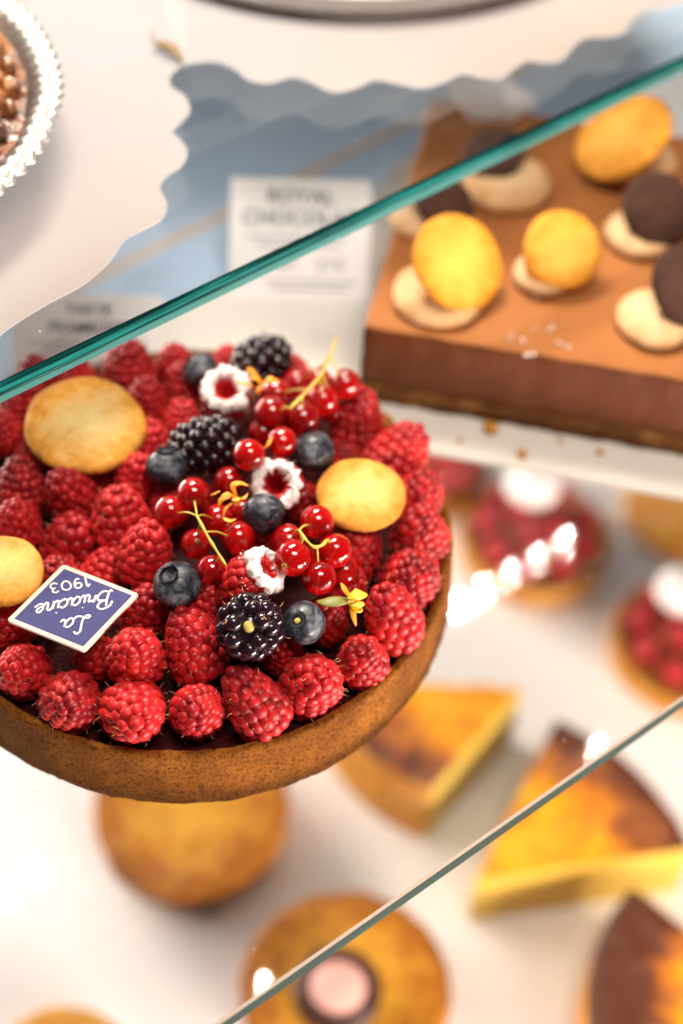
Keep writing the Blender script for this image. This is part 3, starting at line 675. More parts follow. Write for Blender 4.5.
# biscuits on the tart
def disc_mesh(rad, th, seed, mat, dome=0.06, wob_=0.02):
    mb = MB(); n = 96
    pr = [(0.01, 0), (rad*.5, 0), (rad*.90, 0.0), (rad*.97, th*.12), (rad, th*.35), (rad*.995, th*.65), (rad*.965, th*.86), (rad*.90, th*.97)] + \
         [(rad*(1-k/12)*.9, th+dome*(1-(1-k/12)**2)) for k in range(1, 12)] + [(0.01, th+dome)]
    def f(p, a):
        k = 1+wob_*nz((math.cos(a), math.sin(a), seed), 1.7)+.008*nz((math.cos(a), math.sin(a), seed), 8)
        return Vector((p.x*k, p.y*k, p.z+.03*nz((p.x, p.y, seed), 1.6)+.012*nz((p.x, p.y, seed), 7)))
    lathe(mb, pr, n, fn=f); return mb.mesh('biscuit_disc', mat)
for px, py, w, z, th, ax, lab, mt in [
    (84, 421, 121, 5.15, .36, (.06, -.10, 1), 'large golden round butter biscuit lying at the back left of the tart', 'butter_biscuit'),
    (361, 491, 91, 4.9, .32, (.02, -.06, 1), 'small golden round biscuit at the right of the tart', 'small_butter_biscuit'),
    (3, 567, 80, 4.9, .34, (.10, -.15, 1), 'round biscuit cut by the left border, above the plaque', 'small_butter_biscuit')]:
    p = at(px, py, z); rad = w/2/FPX*depth(p)
    o = link('round_biscuit', disc_mesh(rad, th, px, M[mt], wob_=.035)); o.location = p-Vector((0, 0, th))
    o.rotation_mode = 'QUATERNION'; o.rotation_quaternion = orient(ax, px); tag(o, lab, 'biscuit', 'butter biscuits on the large tart')

# plaque
ZP = 4.75
Tq, Rq, Bq, Lq = at(65, 564, ZP+.12), at(139.5, 594, ZP), at(82, 652, ZP-.02), at(7, 620, ZP+.1)
cen = (Tq+Rq+Bq+Lq)/4
xa = (Lq-Rq).normalized(); ya = (Bq-Tq); ya = (ya-xa*ya.dot(xa)).normalized(); za = xa.cross(ya)
hx, hy = (Lq-Rq).length/2, (Bq-Tq).length/2
plaque = empty('name_plaque', cen, 'blue diamond plaque with white border and script lettering lying on the raspberries', 'plaque')
mm = Matrix((xa, ya, za)).transposed().to_4x4(); mm.translation = cen; plaque.matrix_world = mm
def diamond(mb, hx, hy, z0, z1, cr):
    pts = []
    cs = [Vector((hx, 0, 0)), Vector((0, hy, 0)), Vector((-hx, 0, 0)), Vector((0, -hy, 0))]
    for i in range(4):
        a, b, c_ = cs[i-1], cs[i], cs[(i+1) % 4]
        p0 = b+(a-b).normalized()*cr; p2 = b+(c_-b).normalized()*cr
        for k in range(6):
            t = k/5; pts.append(p0*(1-t)**2+b*2*t*(1-t)+p2*t*t)
    slab(mb, pts, z0, z1)
mb = MB(); diamond(mb, hx, hy, -.10, 0, .12); link('border', mb.mesh('plaque_border', M['plaque_white'], False), plaque)
mb = MB(); diamond(mb, hx*.89, hy*.89, .001, .012, .03); link('blue_field', mb.mesh('plaque_field', M['pblue'], False), plaque)
G = {
 'L': ([[(1.25, 1.65), (1.05, 2.0), (.7, 1.85), (.62, 1.2), (.5, .45), (.15, .05), (-.15, .2), (.1, .38), (.6, .1), (1.05, -.05), (1.4, .2)]], 1.35),
 'a': ([[(.8, .82), (.5, 1.0), (.12, .7), (.08, .25), (.35, 0), (.7, .35), (.86, .95)], [(.86, .95), (.80, .3), (.98, 0), (1.25, .25)]], 1.22),
 'B': ([[(.42, 1.85), (.38, 1.0), (.15, .05), (-.15, .15)], [(-.15, 1.35), (.1, 1.9), (.8, 2.1), (1.25, 1.7), (.95, 1.2), (.5, 1.08)], [(.6, 1.08), (1.2, .95), (1.25, .4), (.8, -.02), (.3, .1)]], 1.45),
 'r': ([[(0, .25), (.22, 1.05), (.3, .82), (.68, .88), (.6, .3), (.78, 0), (1.0, .25)]], .98),
 'i': ([[(.12, .95), (.06, .3), (.2, 0), (.48, .25)], [(.20, 1.42), (.24, 1.5)]], .46),
 'c': ([[(.72, .78), (.48, 1), (.1, .7), (.06, .25), (.35, 0), (.82, .25)]], .80),
 'n': ([[(.05, .3), (.16, .98), (.06, 0)], [(.08, .45), (.38, .95), (.66, .85), (.6, .2), (.76, 0), (1.0, .25)]], .98),
 'e': ([[(0, .25), (.5, .5), (.66, .82), (.42, 1.02), (.1, .65), (.12, .15), (.42, 0), (.9, .3)]], .88),
 '1': ([[(.05, 1.12), (.38, 1.45), (.38, 0)]], .78),
 '9': ([[(.82, 1.0), (.55, .65), (.15, .78), (.1, 1.2), (.45, 1.45), (.82, 1.2), (.8, .5), (.5, .02), (.15, .1)]], 1.15),
 '0': ([[(.5, 1.45), (.05, 1.1), (.05, .4), (.5, 0), (.95, .4), (.95, 1.1), (.5, 1.45)]], 1.25),
 '3': ([[(.1, 1.25), (.4, 1.47), (.75, 1.25), (.65, .85), (.35, .78)], [(.35, .78), (.8, .68), (.85, .25), (.45, -.02), (.05, .2)]], 1.0)}
mb = MB()
def write(s, cx, cy, h, wd, rad, slant=.25, sp=0):
    tot = sum(G[ch][1]+sp for ch in s)-sp; x = cx-tot*wd/2
    for ch in s:
        for stroke in G[ch][0]:
            pts = [Vector((x+(a+slant*b)*wd, cy+b*h, .016)) for a, b in stroke]
            tube(mb, smooth_line(pts, 4), rad, 6, 0, .35)
        x += (G[ch][1]+sp)*wd
k = hx
write('La', k*.02, hy*.24, .30, .33, .036)
write('Briacine', -k*.03, -hy*.20, .30, .325, .036)
write('1903', -k*.02, -hy*.60, .245, .27, .030, 0, .12)
link('lettering', mb.mesh('plaque_lettering', M['lettering']), plaque)

# ------------------------------------------------------------------ chocolate cake, board, biscuits on it
CA = R(-10.1)
c0 = at(363, 326, 4.0); ex = Vector((math.cos(CA), math.sin(CA), 0)); ey = Vector((-ex.y, ex.x, 0))
CW, CD, ZC0, ZC1 = 17.5, 14.2, 0.34, 4.0
root = empty('chocolate_cake', (c0.x, c0.y, ZC0), 'rectangular chocolate mousse cake with cocoa coloured top on a pale board', 'cake')
root.rotation_euler = (0, 0, CA)
def block(x0, x1, y0, y1, z0, z1, st, amp, seed, mats, name, topmi=True):
    """a box cut into a fine grid with slightly uneven faces; top gets material 0, sides 1"""
    bm = bmesh.new(); nx, ny, nzv = max(2, int((x1-x0)/st)), max(2, int((y1-y0)/st)), max(2, int((z1-z0)/st))
    vs = {}
    def gv(i, j, k):
        if (i, j, k) not in vs:
            p = Vector((x0+(x1-x0)*i/nx, y0+(y1-y0)*j/ny, z0+(z1-z0)*k/nzv))
            c_ = .12
            e = Vector((nz(p, 1.1, seed), nz(p, 1.1, seed+9), nz(p, .9, seed+17)))*amp + Vector((nz(p, 5, seed), nz(p, 5, seed+3), .4*nz(p, 5, seed+6)))*amp*.5
            if k == nzv and i in (0, nx): p.x += (c_*.4 if i == 0 else -c_*.4)
            if k == nzv and j in (0, ny): p.y += (c_*.4 if j == 0 else -c_*.4)
            if k == nzv and (i in (0, nx) or j in (0, ny)): p.z -= .05
            vs[(i, j, k)] = bm.verts.new(p+e)
        return vs[(i, j, k)]
    def face(q, mi): f = bm.faces.new([gv(*x) for x in q]); f.material_index = mi; f.smooth = True
    for i in range(nx):
        for j in range(ny):
            face([(i, j, nzv), (i+1, j, nzv), (i+1, j+1, nzv), (i, j+1, nzv)], 0); face([(i, j, 0), (i, j+1, 0), (i+1, j+1, 0), (i+1, j, 0)], 1)
    for i in range(nx):
        for k in range(nzv):
            face([(i, 0, k), (i+1, 0, k), (i+1, 0, k+1), (i, 0, k+1)], 1); face([(i, ny, k), (i, ny, k+1), (i+1, ny, k+1), (i+1, ny, k)], 1)
    for j in range(ny):
        for k in range(nzv):
            face([(0, j, k), (0, j, k+1), (0, j+1, k+1), (0, j+1, k)], 1); face([(nx, j, k), (nx, j+1, k), (nx, j+1, k+1), (nx, j, k+1)], 1)
    me = bpy.data.meshes.new(name); bm.to_mesh(me); bm.free()
    for q in mats: me.materials.append(q)
    return me
link('mousse', block(0, CW, 0, CD, 1.25-ZC0, ZC1-ZC0, .22, .05, 2, [M['glaze'], M['mousse']], 'mousse'), root)
link('biscuit_layer', block(-.06, CW+.05, -.07, CD+.05, 0, 1.23-ZC0, .18, .12, 8, [M['biscuit_base'], M['biscuit_base']], 'biscuit_layer'), root)
b0 = at(425, 449, .34)
mb = MB()
yb = (b0-Vector((c0.x, c0.y, 0))).dot(ey)
q0 = at(0, 396, .003); nb = q0.dot(SN)             # the line where the blue liner begins
c2 = Vector((c0.x, c0.y, 0)); P4 = []
fr_ = [c2+ex*a+ey*yb for a in np.arange(CW+3, -6, -.1)]
hit = next((q for q in fr_ if (q-TC).length < 9.0), fr_[-1]); a1 = math.atan2(hit.y-TC.y, hit.x-TC.x)
for k in range(24):                               # its edge is cut round the tart
    a = a1+(R(128)-a1)*k/23; P4.append(TC+Vector((math.cos(a), math.sin(a), 0))*9.02)
P4 += [SD*(P4[-1].dot(SD)-3)+SN*(nb-.1), SD*((c2+ex*-1.2+ey*9).dot(SD))+SN*(nb-.1), c2+ex*-1.2+ey*(CD+.6), c2+ex*(CW+3)+ey*(CD+.6), c2+ex*(CW+3)+ey*yb]
slab(mb, P4, 0.036, ZC0-.03); o = link('cake_board', mb.mesh('cake_board', M['board'], False)); tag(o, 'pale beige cake board under the chocolate cake, reaching behind the tart', 'board')
def domed(rad, th, seed, mat, flatb=True):
    mb = MB(); n = 64
    pr = [(0.01, 0), (rad*.8, 0), (rad*.95, th*.10), (rad, th*.28), (rad*.97, th*.50)] + [(rad*.97*math.cos(k*math.pi/16), th*.5+th*.5*math.sin(k*math.pi/16)) for k in range(1, 8)] + [(0.01, th)]
    def f(p, a):
        q = 1+.04*nz((math.cos(a), math.sin(a), seed), 1.2)
        return Vector((p.x*q, p.y*q, p.z+.07*nz((p.x, p.y, seed), 1.4)+.035*nz((p.x, p.y, seed), 5)))
    lathe(mb, pr, n, fn=f); return mb.mesh('biscuit_shell', mat)
def camdir(p): return (CAM-p).normalized()
def sandwich(base, top, mat, label, th=.42, tb=.45):
    """an opened pair of shells: the pale one lies on the cake, the coloured one leans on it"""
    (bx, by, bw), (tx, ty, tw, tz, tilt, ang) = base, top
    pb = at(bx, by, ZC1+.35); rb = bw/2/FPX*depth(pb)
    rootb = empty('biscuit_pair', (pb.x, pb.y, ZC1), label, 'biscuit', 'biscuit pairs on the chocolate cake')
    o = link('pale_shell', domed(rb, tb+.25, bx, M['cream_shell']), rootb); o.location = (0, 0, .0)
    pt = at(tx, ty, tz); rr_ = tw/2/FPX*depth(pt); cdv = camdir(pt)
    im = rt*math.cos(R(ang))+up*math.sin(R(ang))
    nrm = (cdv*math.cos(R(tilt))+im*math.sin(R(tilt))).normalized()
    o = link('leaning_shell', domed(rr_, th, tx, M[mat]), rootb); o.rotation_mode = 'QUATERNION'; o.rotation_quaternion = orient(nrm, 0)
    o.location = pt-rootb.location-nrm*th*.8
sandwich((438, 292, 94), (461, 261, 102, 5.6, 32, 30), 'yellow_shell', 'pale biscuit under a big leaning golden yellow one at the near left cake corner')
sandwich((543, 272, 62), (566, 250, 82, 5.5, 18, 20), 'yellow_shell', 'small dome shaped yellow biscuit pair in the middle of the chocolate cake', .9)
sandwich((640, 160, 78), (621, 134, 106, 5.6, 44, 122), 'yellow_shell', 'yellow biscuit pair at the far right of the cake, tilted up to the left')
sandwich((640, 232, 72), (661, 208, 78, 5.4, 25, 30), 'cocoa_shell', 'dark chocolate biscuit pair at the right, behind another dark one')
sandwich((656, 317, 82), (694, 284, 88, 5.5, 30, 25), 'cocoa_shell', 'dark chocolate biscuit pair nearest the front at the right border')
sandwich((507, 181, 92), (494, 150, 66, 5.1, 40, 100), 'cocoa_shell', 'chocolate biscuit pair crossed by the teal glass edge')
sandwich((420, 215, 62), (446, 200, 64, 5.1, 35, 60), 'cocoa_shell', 'chocolate biscuit pair at the left edge of the cake behind the big yellow one')
for i in range(14):
    rn = random.Random(i+60); p = at(rn.gauss(538, 20), rn.gauss(335, 16), ZC1+.05)
    mb = MB(); mb.add([Vector(x)*rn.uniform(.04, .08) for x in ICO2[0]], ICO2[1])
    o = link('sugar_crystal', mb.mesh('sugar_crystal', M['sugar'])); o.location = p
    tag(o, 'tiny white sugar crystal on the cocoa top near the front edge', 'sugar crystal', 'sugar crystals on the chocolate cake')
for i, (x, y, s) in enumerate([(443, 405, .2), (491, 428, .28), (522, 454, .18), (460, 440, .1), (600, 452, .13), (560, 440, .1)]):
    mb = MB(); mb.add([Vector(v)*s*(1+.3*nz(v, 1.5, i)) for v in ICO3[0]], ICO3[1])
    o = link('cake_crumb', mb.mesh('cake_crumb', M['golden_crust'])); o.location = at(x, y, ZC0+s*.5); tag(o, 'small golden crumb on the board in front of the chocolate cake', 'crumb', 'crumbs on the cake board')

# a curl of thin paper at the far corner of the cake
pp = [at(443, 82, 4.35), at(470, 120, 4.12), at(508, 122, 4.12), at(540, 104, 4.3), at(500, 72, 4.8)]; b_ = pp[1]
mb = MB(); v = [q-b_ for q in pp]; v += [q+Vector((0, 0, .03)) for q in v]
mb.add(v, [(0, 1, 2, 4), (2, 3, 4), (9, 7, 6, 5), (9, 8, 7)]+[(i, i+5, (i+1) % 5+5, (i+1) % 5) for i in range(5)])
o = link('paper_scrap', mb.mesh('paper_scrap', M['doily'], False)); o.location = b_; tag(o, 'translucent white paper scrap curling over the far left corner of the chocolate cake', 'paper')

# blue grey liner on the shelf behind, with a pale strip along it
def sh(a, b, z=0): return Vector((pu.x, pu.y, 0))*0 + Vector((0, 0, z))+SD*a+SN*b
q0, q1 = at(0, 396, .003), at(683, 52, .003)
nb = (q0.dot(SN)+q1.dot(SN))/2
mb = MB(); slab(mb, [sh(-40, nb), sh(90, nb), sh(90, nb+38), sh(-40, nb+38)], .003, .03)
o = link('shelf_liner', mb.mesh('shelf_liner', M['liner'], False)); tag(o, 'blue grey paper liner on the shelf behind the cards and cake', 'liner')
s0 = at(80, 285, .05); s1 = at(440, 108, .05); sdv = (s1-s0).normalized(); sn = Vector((-sdv.y, sdv.x, 0))
mb = MB(); slab(mb, [s0-sdv*30-sn*.25, s1+sdv*40-sn*.25, s1+sdv*40+sn*.25, s0-sdv*30+sn*.25], .034, .06)
o = link('liner_strip', mb.mesh('liner_strip', M['beige_tape'], False)); tag(o, 'thin beige strip running across the blue grey liner', 'strip')

# price cards
def text(body, size, mat, parent, x, y, align='CENTER'):
    c_ = bpy.data.curves.new('writing', 'FONT'); c_.body = body; c_.size = size; c_.align_x = align; c_.extrude = .004; c_.offset = .012
    o = link('writing_curve', c_); dg = bpy.context.evaluated_depsgraph_get(); me = bpy.data.meshes.new_from_object(o.evaluated_get(dg)); bpy.data.objects.remove(o)
    me.materials.clear(); me.materials.append(mat)
    t_ = link('writing', me, parent); t_.location = (x, y, .012); return t_
def card(tl, tr, bl, zb, lean, label, lines, bars):
    """a price card leaning back, facing the customer; its foot sits on the shelf"""
    B = at(bl[0], bl[1], zb); dep = depth(B); wdt = math.hypot(tr[0]-tl[0], tr[1]-tl[1])/FPX*(dep+1.5)
    rootc = empty('price_card', B, label, 'price card', 'white price cards on the shelf')
    ang = R(2)
    xa = Vector((math.cos(ang), math.sin(ang), 0)); yv = Vector((0, 0, 1))*math.sin(R(lean))+Vector((-math.sin(ang), math.cos(ang), 0))*math.cos(R(lean)); zv = xa.cross(yv)
    hh = math.hypot(bl[0]-tl[0], bl[1]-tl[1])/FPX*(dep+1.2)/abs((-fw).dot(zv)*1.0+0.0)*1.0
    mm = Matrix((xa, yv, zv)).transposed().to_4x4(); mm.translation = B; rootc.matrix_world = mm
    mb = MB(); slab(mb, [(0, 0), (wdt, 0), (wdt, hh), (0, hh)], -.04, 0); link('card', mb.mesh('card_face', M['card_white'], False), rootc)
    mb = MB()                                    # the folded foot behind
    ft = hh*.8; drop = ft*math.sin(R(lean))
    inv = mm.inverted()
    a0 = Vector((wdt*.3, ft, -.05)); a1 = Vector((wdt*.7, ft, -.05))
    g0 = inv @ (Vector(((mm @ a0).x, (mm @ a0).y+1.0, .05))); g1 = inv @ (Vector(((mm @ a1).x, (mm @ a1).y+1.0, .05)))
    nrm = (a1-a0).cross(g0-a0).normalized()*.03
    v = [a0, a1, g1, g0]; v = v+[q+nrm for q in v]
    mb.add(v, [(0, 1, 2, 3), (7, 6, 5, 4), (0, 4, 5, 1), (1, 5, 6, 2), (2, 6, 7, 3), (3, 7, 4, 0)]); link('foot', mb.mesh('card_foot', M['card_white'], False), rootc)
    for s_, x, y, sz, mt in lines: text(s_, sz*hh, M[mt], rootc, x*wdt, y*hh)
    mb = MB()
    for x0, x1, y in bars: slab(mb, [(x0*wdt, y*hh), (x1*wdt, y*hh), (x1*wdt, (y+.025)*hh), (x0*wdt, (y+.025)*hh)], .002, .01)
    link('fine_print', mb.mesh('fine_print', M['grey_ink'], False), rootc)
    return rootc
card((232, 178), (370, 187), (228, 300), .33, 38, 'white price card for the chocolate cake, standing behind the rear berries',
     [('ROYAL', .5, .80, .17, 'ink'), ('CHOCOLAT', .5, .62, .17, 'ink'), ('6P.', .42, .25, .15, 'grey_ink'), ('27€', .72, .25, .15, 'grey_ink')],
     [(.12, .85, .51), (.2, .8, .44), (.25, .9, .15), (.3, .85, .09)])
card((16, 294), (160, 292), (12, 394), .33, 38, 'white price card for the raspberry tart, behind the left of the tart',
     [('TARTE', .5, .80, .15, 'ink'), ('FRAMBOISES', .52, .62, .15, 'ink')], [(.1, .9, .50), (.2, .8, .43), (.15, .85, .34), (.5, .9, .22)])

# ------------------------------------------------------------------ upper shelf: doilies, foil pan, tray
ZD = ZU+.02
def doily(name, edge, closing, z, label):
    pts = smooth_line([at(x, y, z) for x, y in edge], 6) + [at(x, y, z) for x, y in closing]
    mb = MB(); a = sum(pts[i-1].x*pts[i].y-pts[i].x*pts[i-1].y for i in range(len(pts)))
    if a < 0: pts.reverse()
    slab(mb, pts, z-.03, z); o = link(name, mb.mesh(name, M['doily'], False)); return tag(o, label, 'paper doily', 'scalloped paper doilies on the upper shelf')
doily('paper_doily', [(-10, 345), (10, 327), (45, 305), (85, 283), (112, 258), (124, 240), (140, 231), (160, 220), (167, 204), (160, 188), (166, 176), (181, 166), (187, 152), (180, 139), (172, 131), (180, 123), (190, 110), (184, 95), (171, 86), (171, 74), (182, 64), (184, 50)],
      [(190, -60), (-260, -60), (-300, 345)], ZD+.03, 'white scalloped paper under the foil pan at the upper left')
doily('paper_doily', [(182, 66), (192, 62), (217, 61), (236, 69), (249, 79), (270, 82), (293, 76), (312, 82), (334, 91), (356, 87), (375, 79), (398, 83), (421, 87), (442, 82), (462, 73), (484, 77), (501, 77), (514, 68), (528, 60), (548, 62), (564, 58), (574, 46), (586, 37), (608, 36), (626, 31), (634, 18), (646, 9), (668, 6), (690, -2), (740, -30)],
      [(760, -120), (120, -120)], ZD+.07, 'white scalloped paper under the round tray at the top')
# foil pan
pc = at(-200, 100, ZD+1.9); fr = 250/FPX*depth(pc)
root = empty('foil_pan_pie', (pc.x, pc.y, ZD+.08), 'glazed nut pie in a crimped foil pan cut by the left border', 'pie')
mb = MB()
def flute(p, a):
    r = math.hypot(p.x, p.y); k = 1+(.018*math.sin(a*90)+.02*nz((math.cos(a)*3, math.sin(a)*3, p.z), 1.3))*(.6 if p.z > .15 else .2)
    return Vector((p.x*k, p.y*k, p.z+.10*nz((math.cos(a)*3, math.sin(a)*3, 1), 1.8)*(p.z > 1.2)))
lathe(mb, [(.05, 0), (fr*.82, 0), (fr*.85, .1), (fr*.90, 1.2), (fr*.93, 1.85), (fr*.95, 2.0), (fr*.97, 2.1), (fr*1.0, 2.02), (fr*1.01, 2.12), (fr*1.03, 2.10), (fr*1.045, 1.95), (fr*1.03, 1.85), (fr*.96, 1.9), (fr*.92, 1.7), (fr*.89, 1.2)], 540, fn=flute)
link('foil_pan', mb.mesh('foil_pan', M['foil']), root)
mb = MB(); lathe(mb, [(.02, 1.95)]+[(fr*.9*k/12, 1.95-.35*(k/12)**2) for k in range(1, 13)], 80, fn=lambda p, a: p+Vector((0, 0, .22*nz(p, 1.4)))); link('filling', mb.mesh('pie_filling', M['nuts']), root)
mb = MB()
for i in range(30):
    a = R(-75+i*5); s = .34
    mb.add([Vector(x)*s*(1+.3*nz(x, 1.3, i))*Vector((1, 1, 1)).x+Vector((fr*(.78+.05*(i%2))*math.cos(a), fr*(.78+.05*(i%2))*math.sin(a), 1.85)) for x in ICO3[0]], ICO3[1])
link('nut_pieces', mb.mesh('nut_pieces', M['nuts']), root)
# round tray
p1 = at(340, 21, ZD+.1); rtv = 12.5
tray = empty('round_tray', (p1.x, p1.y+rtv, ZD+.08), 'round grey metal tray rim showing along the top border', 'tray')
mb = MB(); lathe(mb, [(.05, 0), (rtv*.97, 0), (rtv, .12), (rtv*1.0, .95), (rtv*.99, 1.05), (rtv*.965, 1.0), (rtv*.96, .3), (.05, .3)], 160); link('rim', mb.mesh('tray_rim', M['tray']), tray)
mb = MB(); lathe(mb, [(rtv*.985, .004), (rtv*1.012, .004), (rtv*1.012, .10), (rtv*.985, .10)], 160); link('foot_ring', mb.mesh('tray_foot', M['dark_chocolate']), tray)
# dried leaf
lp = [at(153, 28, ZD+.9)-at(160, 44, ZD+.2), at(152, 40, ZD+.4)-at(160, 44, ZD+.2), Vector((0, 0, 0)), at(172, 48, ZD+.3)-at(160, 44, ZD+.2), at(182, 61, ZD+.15)-at(160, 44, ZD+.2)]
mb = MB(); sp = smooth_line(lp, 6); L = len(sp); tube(mb, sp, [.05+.20*max(0, math.sin(math.pi*(i/(L-1)*1.25-.3)))**1.2 for i in range(L)], 8, 0, .35)
o = link('dried_leaf', mb.mesh('dried_leaf', M['leaf'])); o.location = at(160, 44, ZD+.25); tag(o, 'small curled brown dried leaf on the white scalloped paper', 'leaf')

# ------------------------------------------------------------------ lower level
def lump(p, amp, s, o_): return amp*nz(p, s, o_)
def round_cake(px, py, w, th, label, seed, mat='cake_top'):
    p = at(px, py, ZB+th); rad = w/2/FPX*depth(p)
    root = empty('round_cake', (p.x, p.y, ZB+.01), label, 'cake', 'small round cakes on the bottom level')
    mb = MB(); pr = [(.02, 0), (rad*.9, 0), (rad*.96, .1), (rad*.98, th*.4), (rad, th*.8), (rad*.97, th*.96), (rad*.9, th)]+[(rad*.9*(1-k/10), th+.08*k/10) for k in range(1, 10)]+[(.02, th+.08)]
    lathe(mb, pr, 90, fn=lambda q, a: q+q.normalized()*(.12*nz(q, 1.3, seed)+.06*nz(q, 4, seed)))
    link('cake_body', mb.mesh('round_cake_body', M[mat]), root); return root, rad
round_cake(191, 804, 196, 2.0, 'round golden brown cake under the large tart', 3)
rc, rr_ = round_cake(346, 984, 212, 1.9, 'round golden brown cake with a pink topped chocolate button, at the bottom', 9)
q = at(338, 986, ZB+3.0); q = Vector((q.x-rc.location.x, q.y-rc.location.y, 1.9))
mb = MB(); rr2 = 44/FPX*depth(rc.location+q)
lathe(mb, [(.02, 0), (rr2*.96, 0), (rr2, .15), (rr2*.98, .95), (rr2*.9, 1.05), (rr2*.80, 1.0), (rr2*.02, .95)], 60); o = link('chocolate_button', mb.mesh('chocolate_button', M['dark_chocolate']), rc); o.location = q
mb = MB(); lathe(mb, [(.02, 1.10), (rr2*.60, 1.09), (rr2*.63, 1.02), (rr2*.63, .9)], 60); o2 = link('pink_disc', mb.mesh('pink_disc', M['pink_disc']), o)
round_cake(62, 1075, 150, 1.9, 'round golden cake cut by the bottom border at the left', 5, 'golden_crust')

def wedge(tip, a, b, th, label, seed, z=None, toast=1.0):
    """a slice of baked custard cake: tip, then the two ends of the rounded crust (pixels of its top)"""
    zt = ZB+th; T, A, B = at(*tip, zt), at(*a, zt), at(*b, zt)
    root = empty('cheesecake_slice', (T.x, T.y, ZB+.01), label, 'cake slice', 'baked cheesecake slices on the bottom level')
    T2, A2, B2 = Vector((0, 0, 0)), A-T, B-T; A2.z = B2.z = 0
    if A2.cross(B2).z < 0: A2, B2 = B2, A2
    n, m_ = 26, 30; a0 = math.atan2(A2.y, A2.x); a1 = math.atan2(B2.y, B2.x)
    if a1 < a0: a1 += 2*math.pi
    def pt(i, j, k):
        t = j/m_; s = i/n; ang = a0+(a1-a0)*t; Lr = A2.length*(1-t)+B2.length*t
        q = Vector((math.cos(ang)*Lr*s, math.sin(ang)*Lr*s, th*k)); return q
    def jig(q): return q+Vector((.05*nz(q, 1.5, seed), .05*nz(q, 1.5, seed+4), .12*nz(q, .9, seed)*(q.z > .5*th)))
    mb = MB(); vs = []; tw = []
    for i in range(n+1):
        for j in range(m_+1):
            q = pt(i, j, 1); s = i/n; q.z += .25*max(0, (s-.75)/.25)**1.5-.30*max(0, (s-.93)/.07)**2
            vs.append(jig(q)); tw.append(max(0, (s-.55)/.45)*.55*toast)
    fs = [(i*(m_+1)+j, (i+1)*(m_+1)+j, (i+1)*(m_+1)+j+1, i*(m_+1)+j+1) for i in range(n) for j in range(m_)]
    me = mesh('custard_top', vs, fs, M['ctop']); at2 = me.attributes.new('toast', 'FLOAT', 'POINT'); at2.data.foreach_set('value', tw)
    bm = bmesh.new(); bm.from_mesh(me); bmesh.ops.recalc_face_normals(bm, faces=bm.faces); bm.to_mesh(me); bm.free()
    link('browned_top', me, root)
    K = 8
    for jj in (0, m_):                            # the two cut faces
        mb = MB(); v = [jig(pt(i, jj, k/K)+Vector((0, 0, (.25*max(0, (i/n-.75)/.25)**1.5-.30*max(0, (i/n-.93)/.07)**2)*(k/K)))) for i in range(n+1) for k in range(K+1)]
        mb.add(v, [(i*(K+1)+k, (i+1)*(K+1)+k, (i+1)*(K+1)+k+1, i*(K+1)+k+1) for i in range(n) for k in range(K)]); link('cut_face', mb.mesh('cut_face', M['custard']), root)
    mb = MB(); v = [jig(pt(n, j, k/K)*1.0+Vector((0, 0, -.05*(k == K)))) for j in range(m_+1) for k in range(K+1)]
    mb.add(v, [(j*(K+1)+k, (j+1)*(K+1)+k, (j+1)*(K+1)+k+1, j*(K+1)+k+1) for j in range(m_) for k in range(K)]); link('crust', mb.mesh('slice_crust', M['golden_crust']), root)
    mb = MB(); v = [pt(i, j, 0)+Vector((0, 0, .01)) for i in (0, n) for j in range(m_+1)]
    mb.add(v, [(j, j+1, m_+2+j, m_+1+j) for j in range(m_)]); link('underside', mb.mesh('underside', M['custard'], False), root)
wedge((522, 688), (433, 788), (320, 678), 4.8, 'cheesecake slice with yellow top lying to the right of the tart', 3, toast=.95)
wedge((476, 880), (692, 850), (556, 720), 4.0, 'cheesecake slice pointing left with a dark browned back, right of the shelf edge', 12, toast=1.0)
wedge((800, 1010), (606, 1090), (632, 888), 4.0, 'dark scorched cheesecake slice in the lower right corner', 21, toast=2.4)

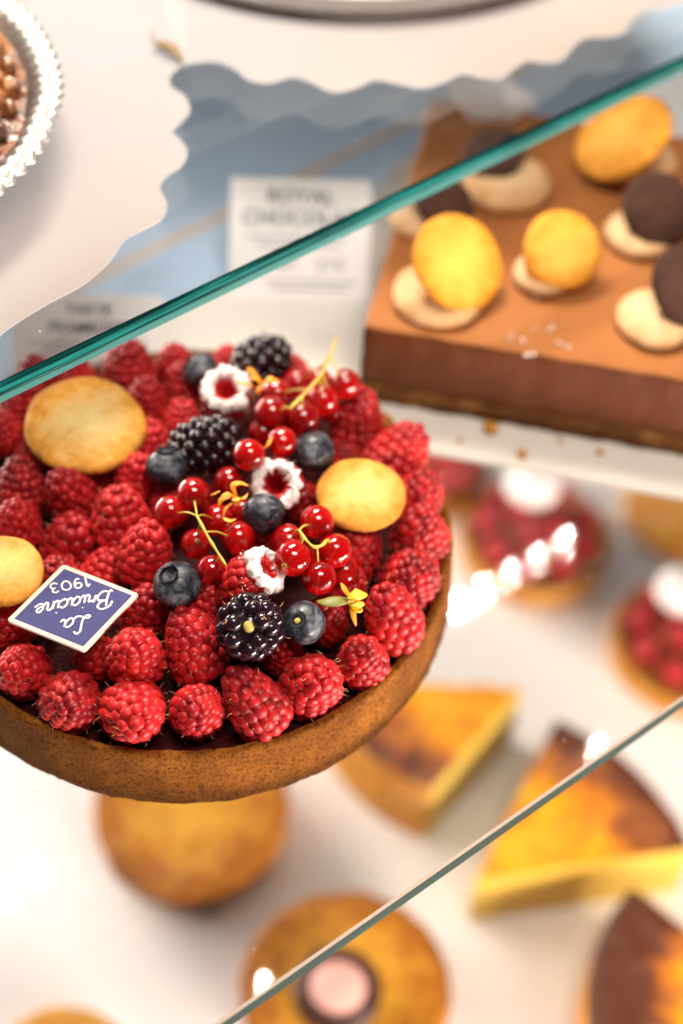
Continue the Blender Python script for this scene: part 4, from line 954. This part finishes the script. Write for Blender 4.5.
def mini_tart(px, py, w, dol, label, seed, nb=13, dr=27):
    th = 1.5; p = at(px, py, ZB+th); rad = w/2/FPX*depth(p)
    root = empty('mini_tart', (p.x, p.y, ZB+.01), label, 'tart', 'small tarts on the bottom level')
    mb = MB(); lathe(mb, [(.02, 0), (rad*.9, 0), (rad*.95, .1), (rad, th), (rad*.96, th+.1), (rad*.9, th), (rad*.88, th*.7), (.02, th*.7)], 80, fn=lambda q, a: q+q.normalized()*.06*nz(q, 2, seed))
    link('crust', mb.mesh('mini_crust', M['golden_crust']), root)
    k = 0
    for ring, cnt in ((.66, 9), (.26, 4)):
        for i in range(cnt):
            a = i*2*math.pi/cnt+seed; o = link('raspberry', RM[k % 7]); k += 1
            o.location = (p.x+rad*ring*math.cos(a), p.y+rad*ring*math.sin(a), ZB+th+.75+(.5 if ring < .5 else 0)); o.scale = (.88,)*3
            o.rotation_mode = 'QUATERNION'; o.rotation_quaternion = orient((.4*math.cos(a), .4*math.sin(a), 1), i)
            tag(o, 'blurred raspberry on the '+label, 'raspberry', 'raspberries on the '+label)
    if dol:
        q = at(dol[0], dol[1], ZB+th+2.6); mb = MB(); rd = dr/FPX*depth(q)
        lathe(mb, [(.02, -.5), (rd*.8, -.45), (rd, 0), (rd*.9, .5), (rd*.6, .85), (rd*.25, 1.0), (.02, 1.05)], 40, fn=lambda v, a: v*(1+.05*nz(v, 1.5)))
        o = link('meringue', mb.mesh('meringue', M['meringue'])); o.location = q; tag(o, 'white dollop on the '+label, 'meringue', 'white dollops on the small tarts')
mini_tart(535, 535, 152, (532, 486), 'small raspberry tart right of the big tart, below the cake board', 1.0)
mini_tart(690, 640, 160, (682, 592), 'small raspberry tart at the right border', 2.2)
mini_tart(440, 465, 100, None, 'small raspberry tart half hidden behind the tart and the cake board', .4)
rc2, _ = round_cake(690, 505, 130, 1.2, 'pale golden round cake at the right border below the cake board', 31, 'golden_crust')
mb = MB(); mb.add([Vector((v[0]*.75, v[1]*.3, v[2]*.15))*(1+.3*nz(v, 1.5)) for v in ICO3[0]], ICO3[1])
o = link('sugar_wrapper', mb.mesh('wrapper', M['tray'])); o.location = at(206, 914, ZB+.15); tag(o, 'small grey scrap lying in front of the round cake under the tart', 'scrap')
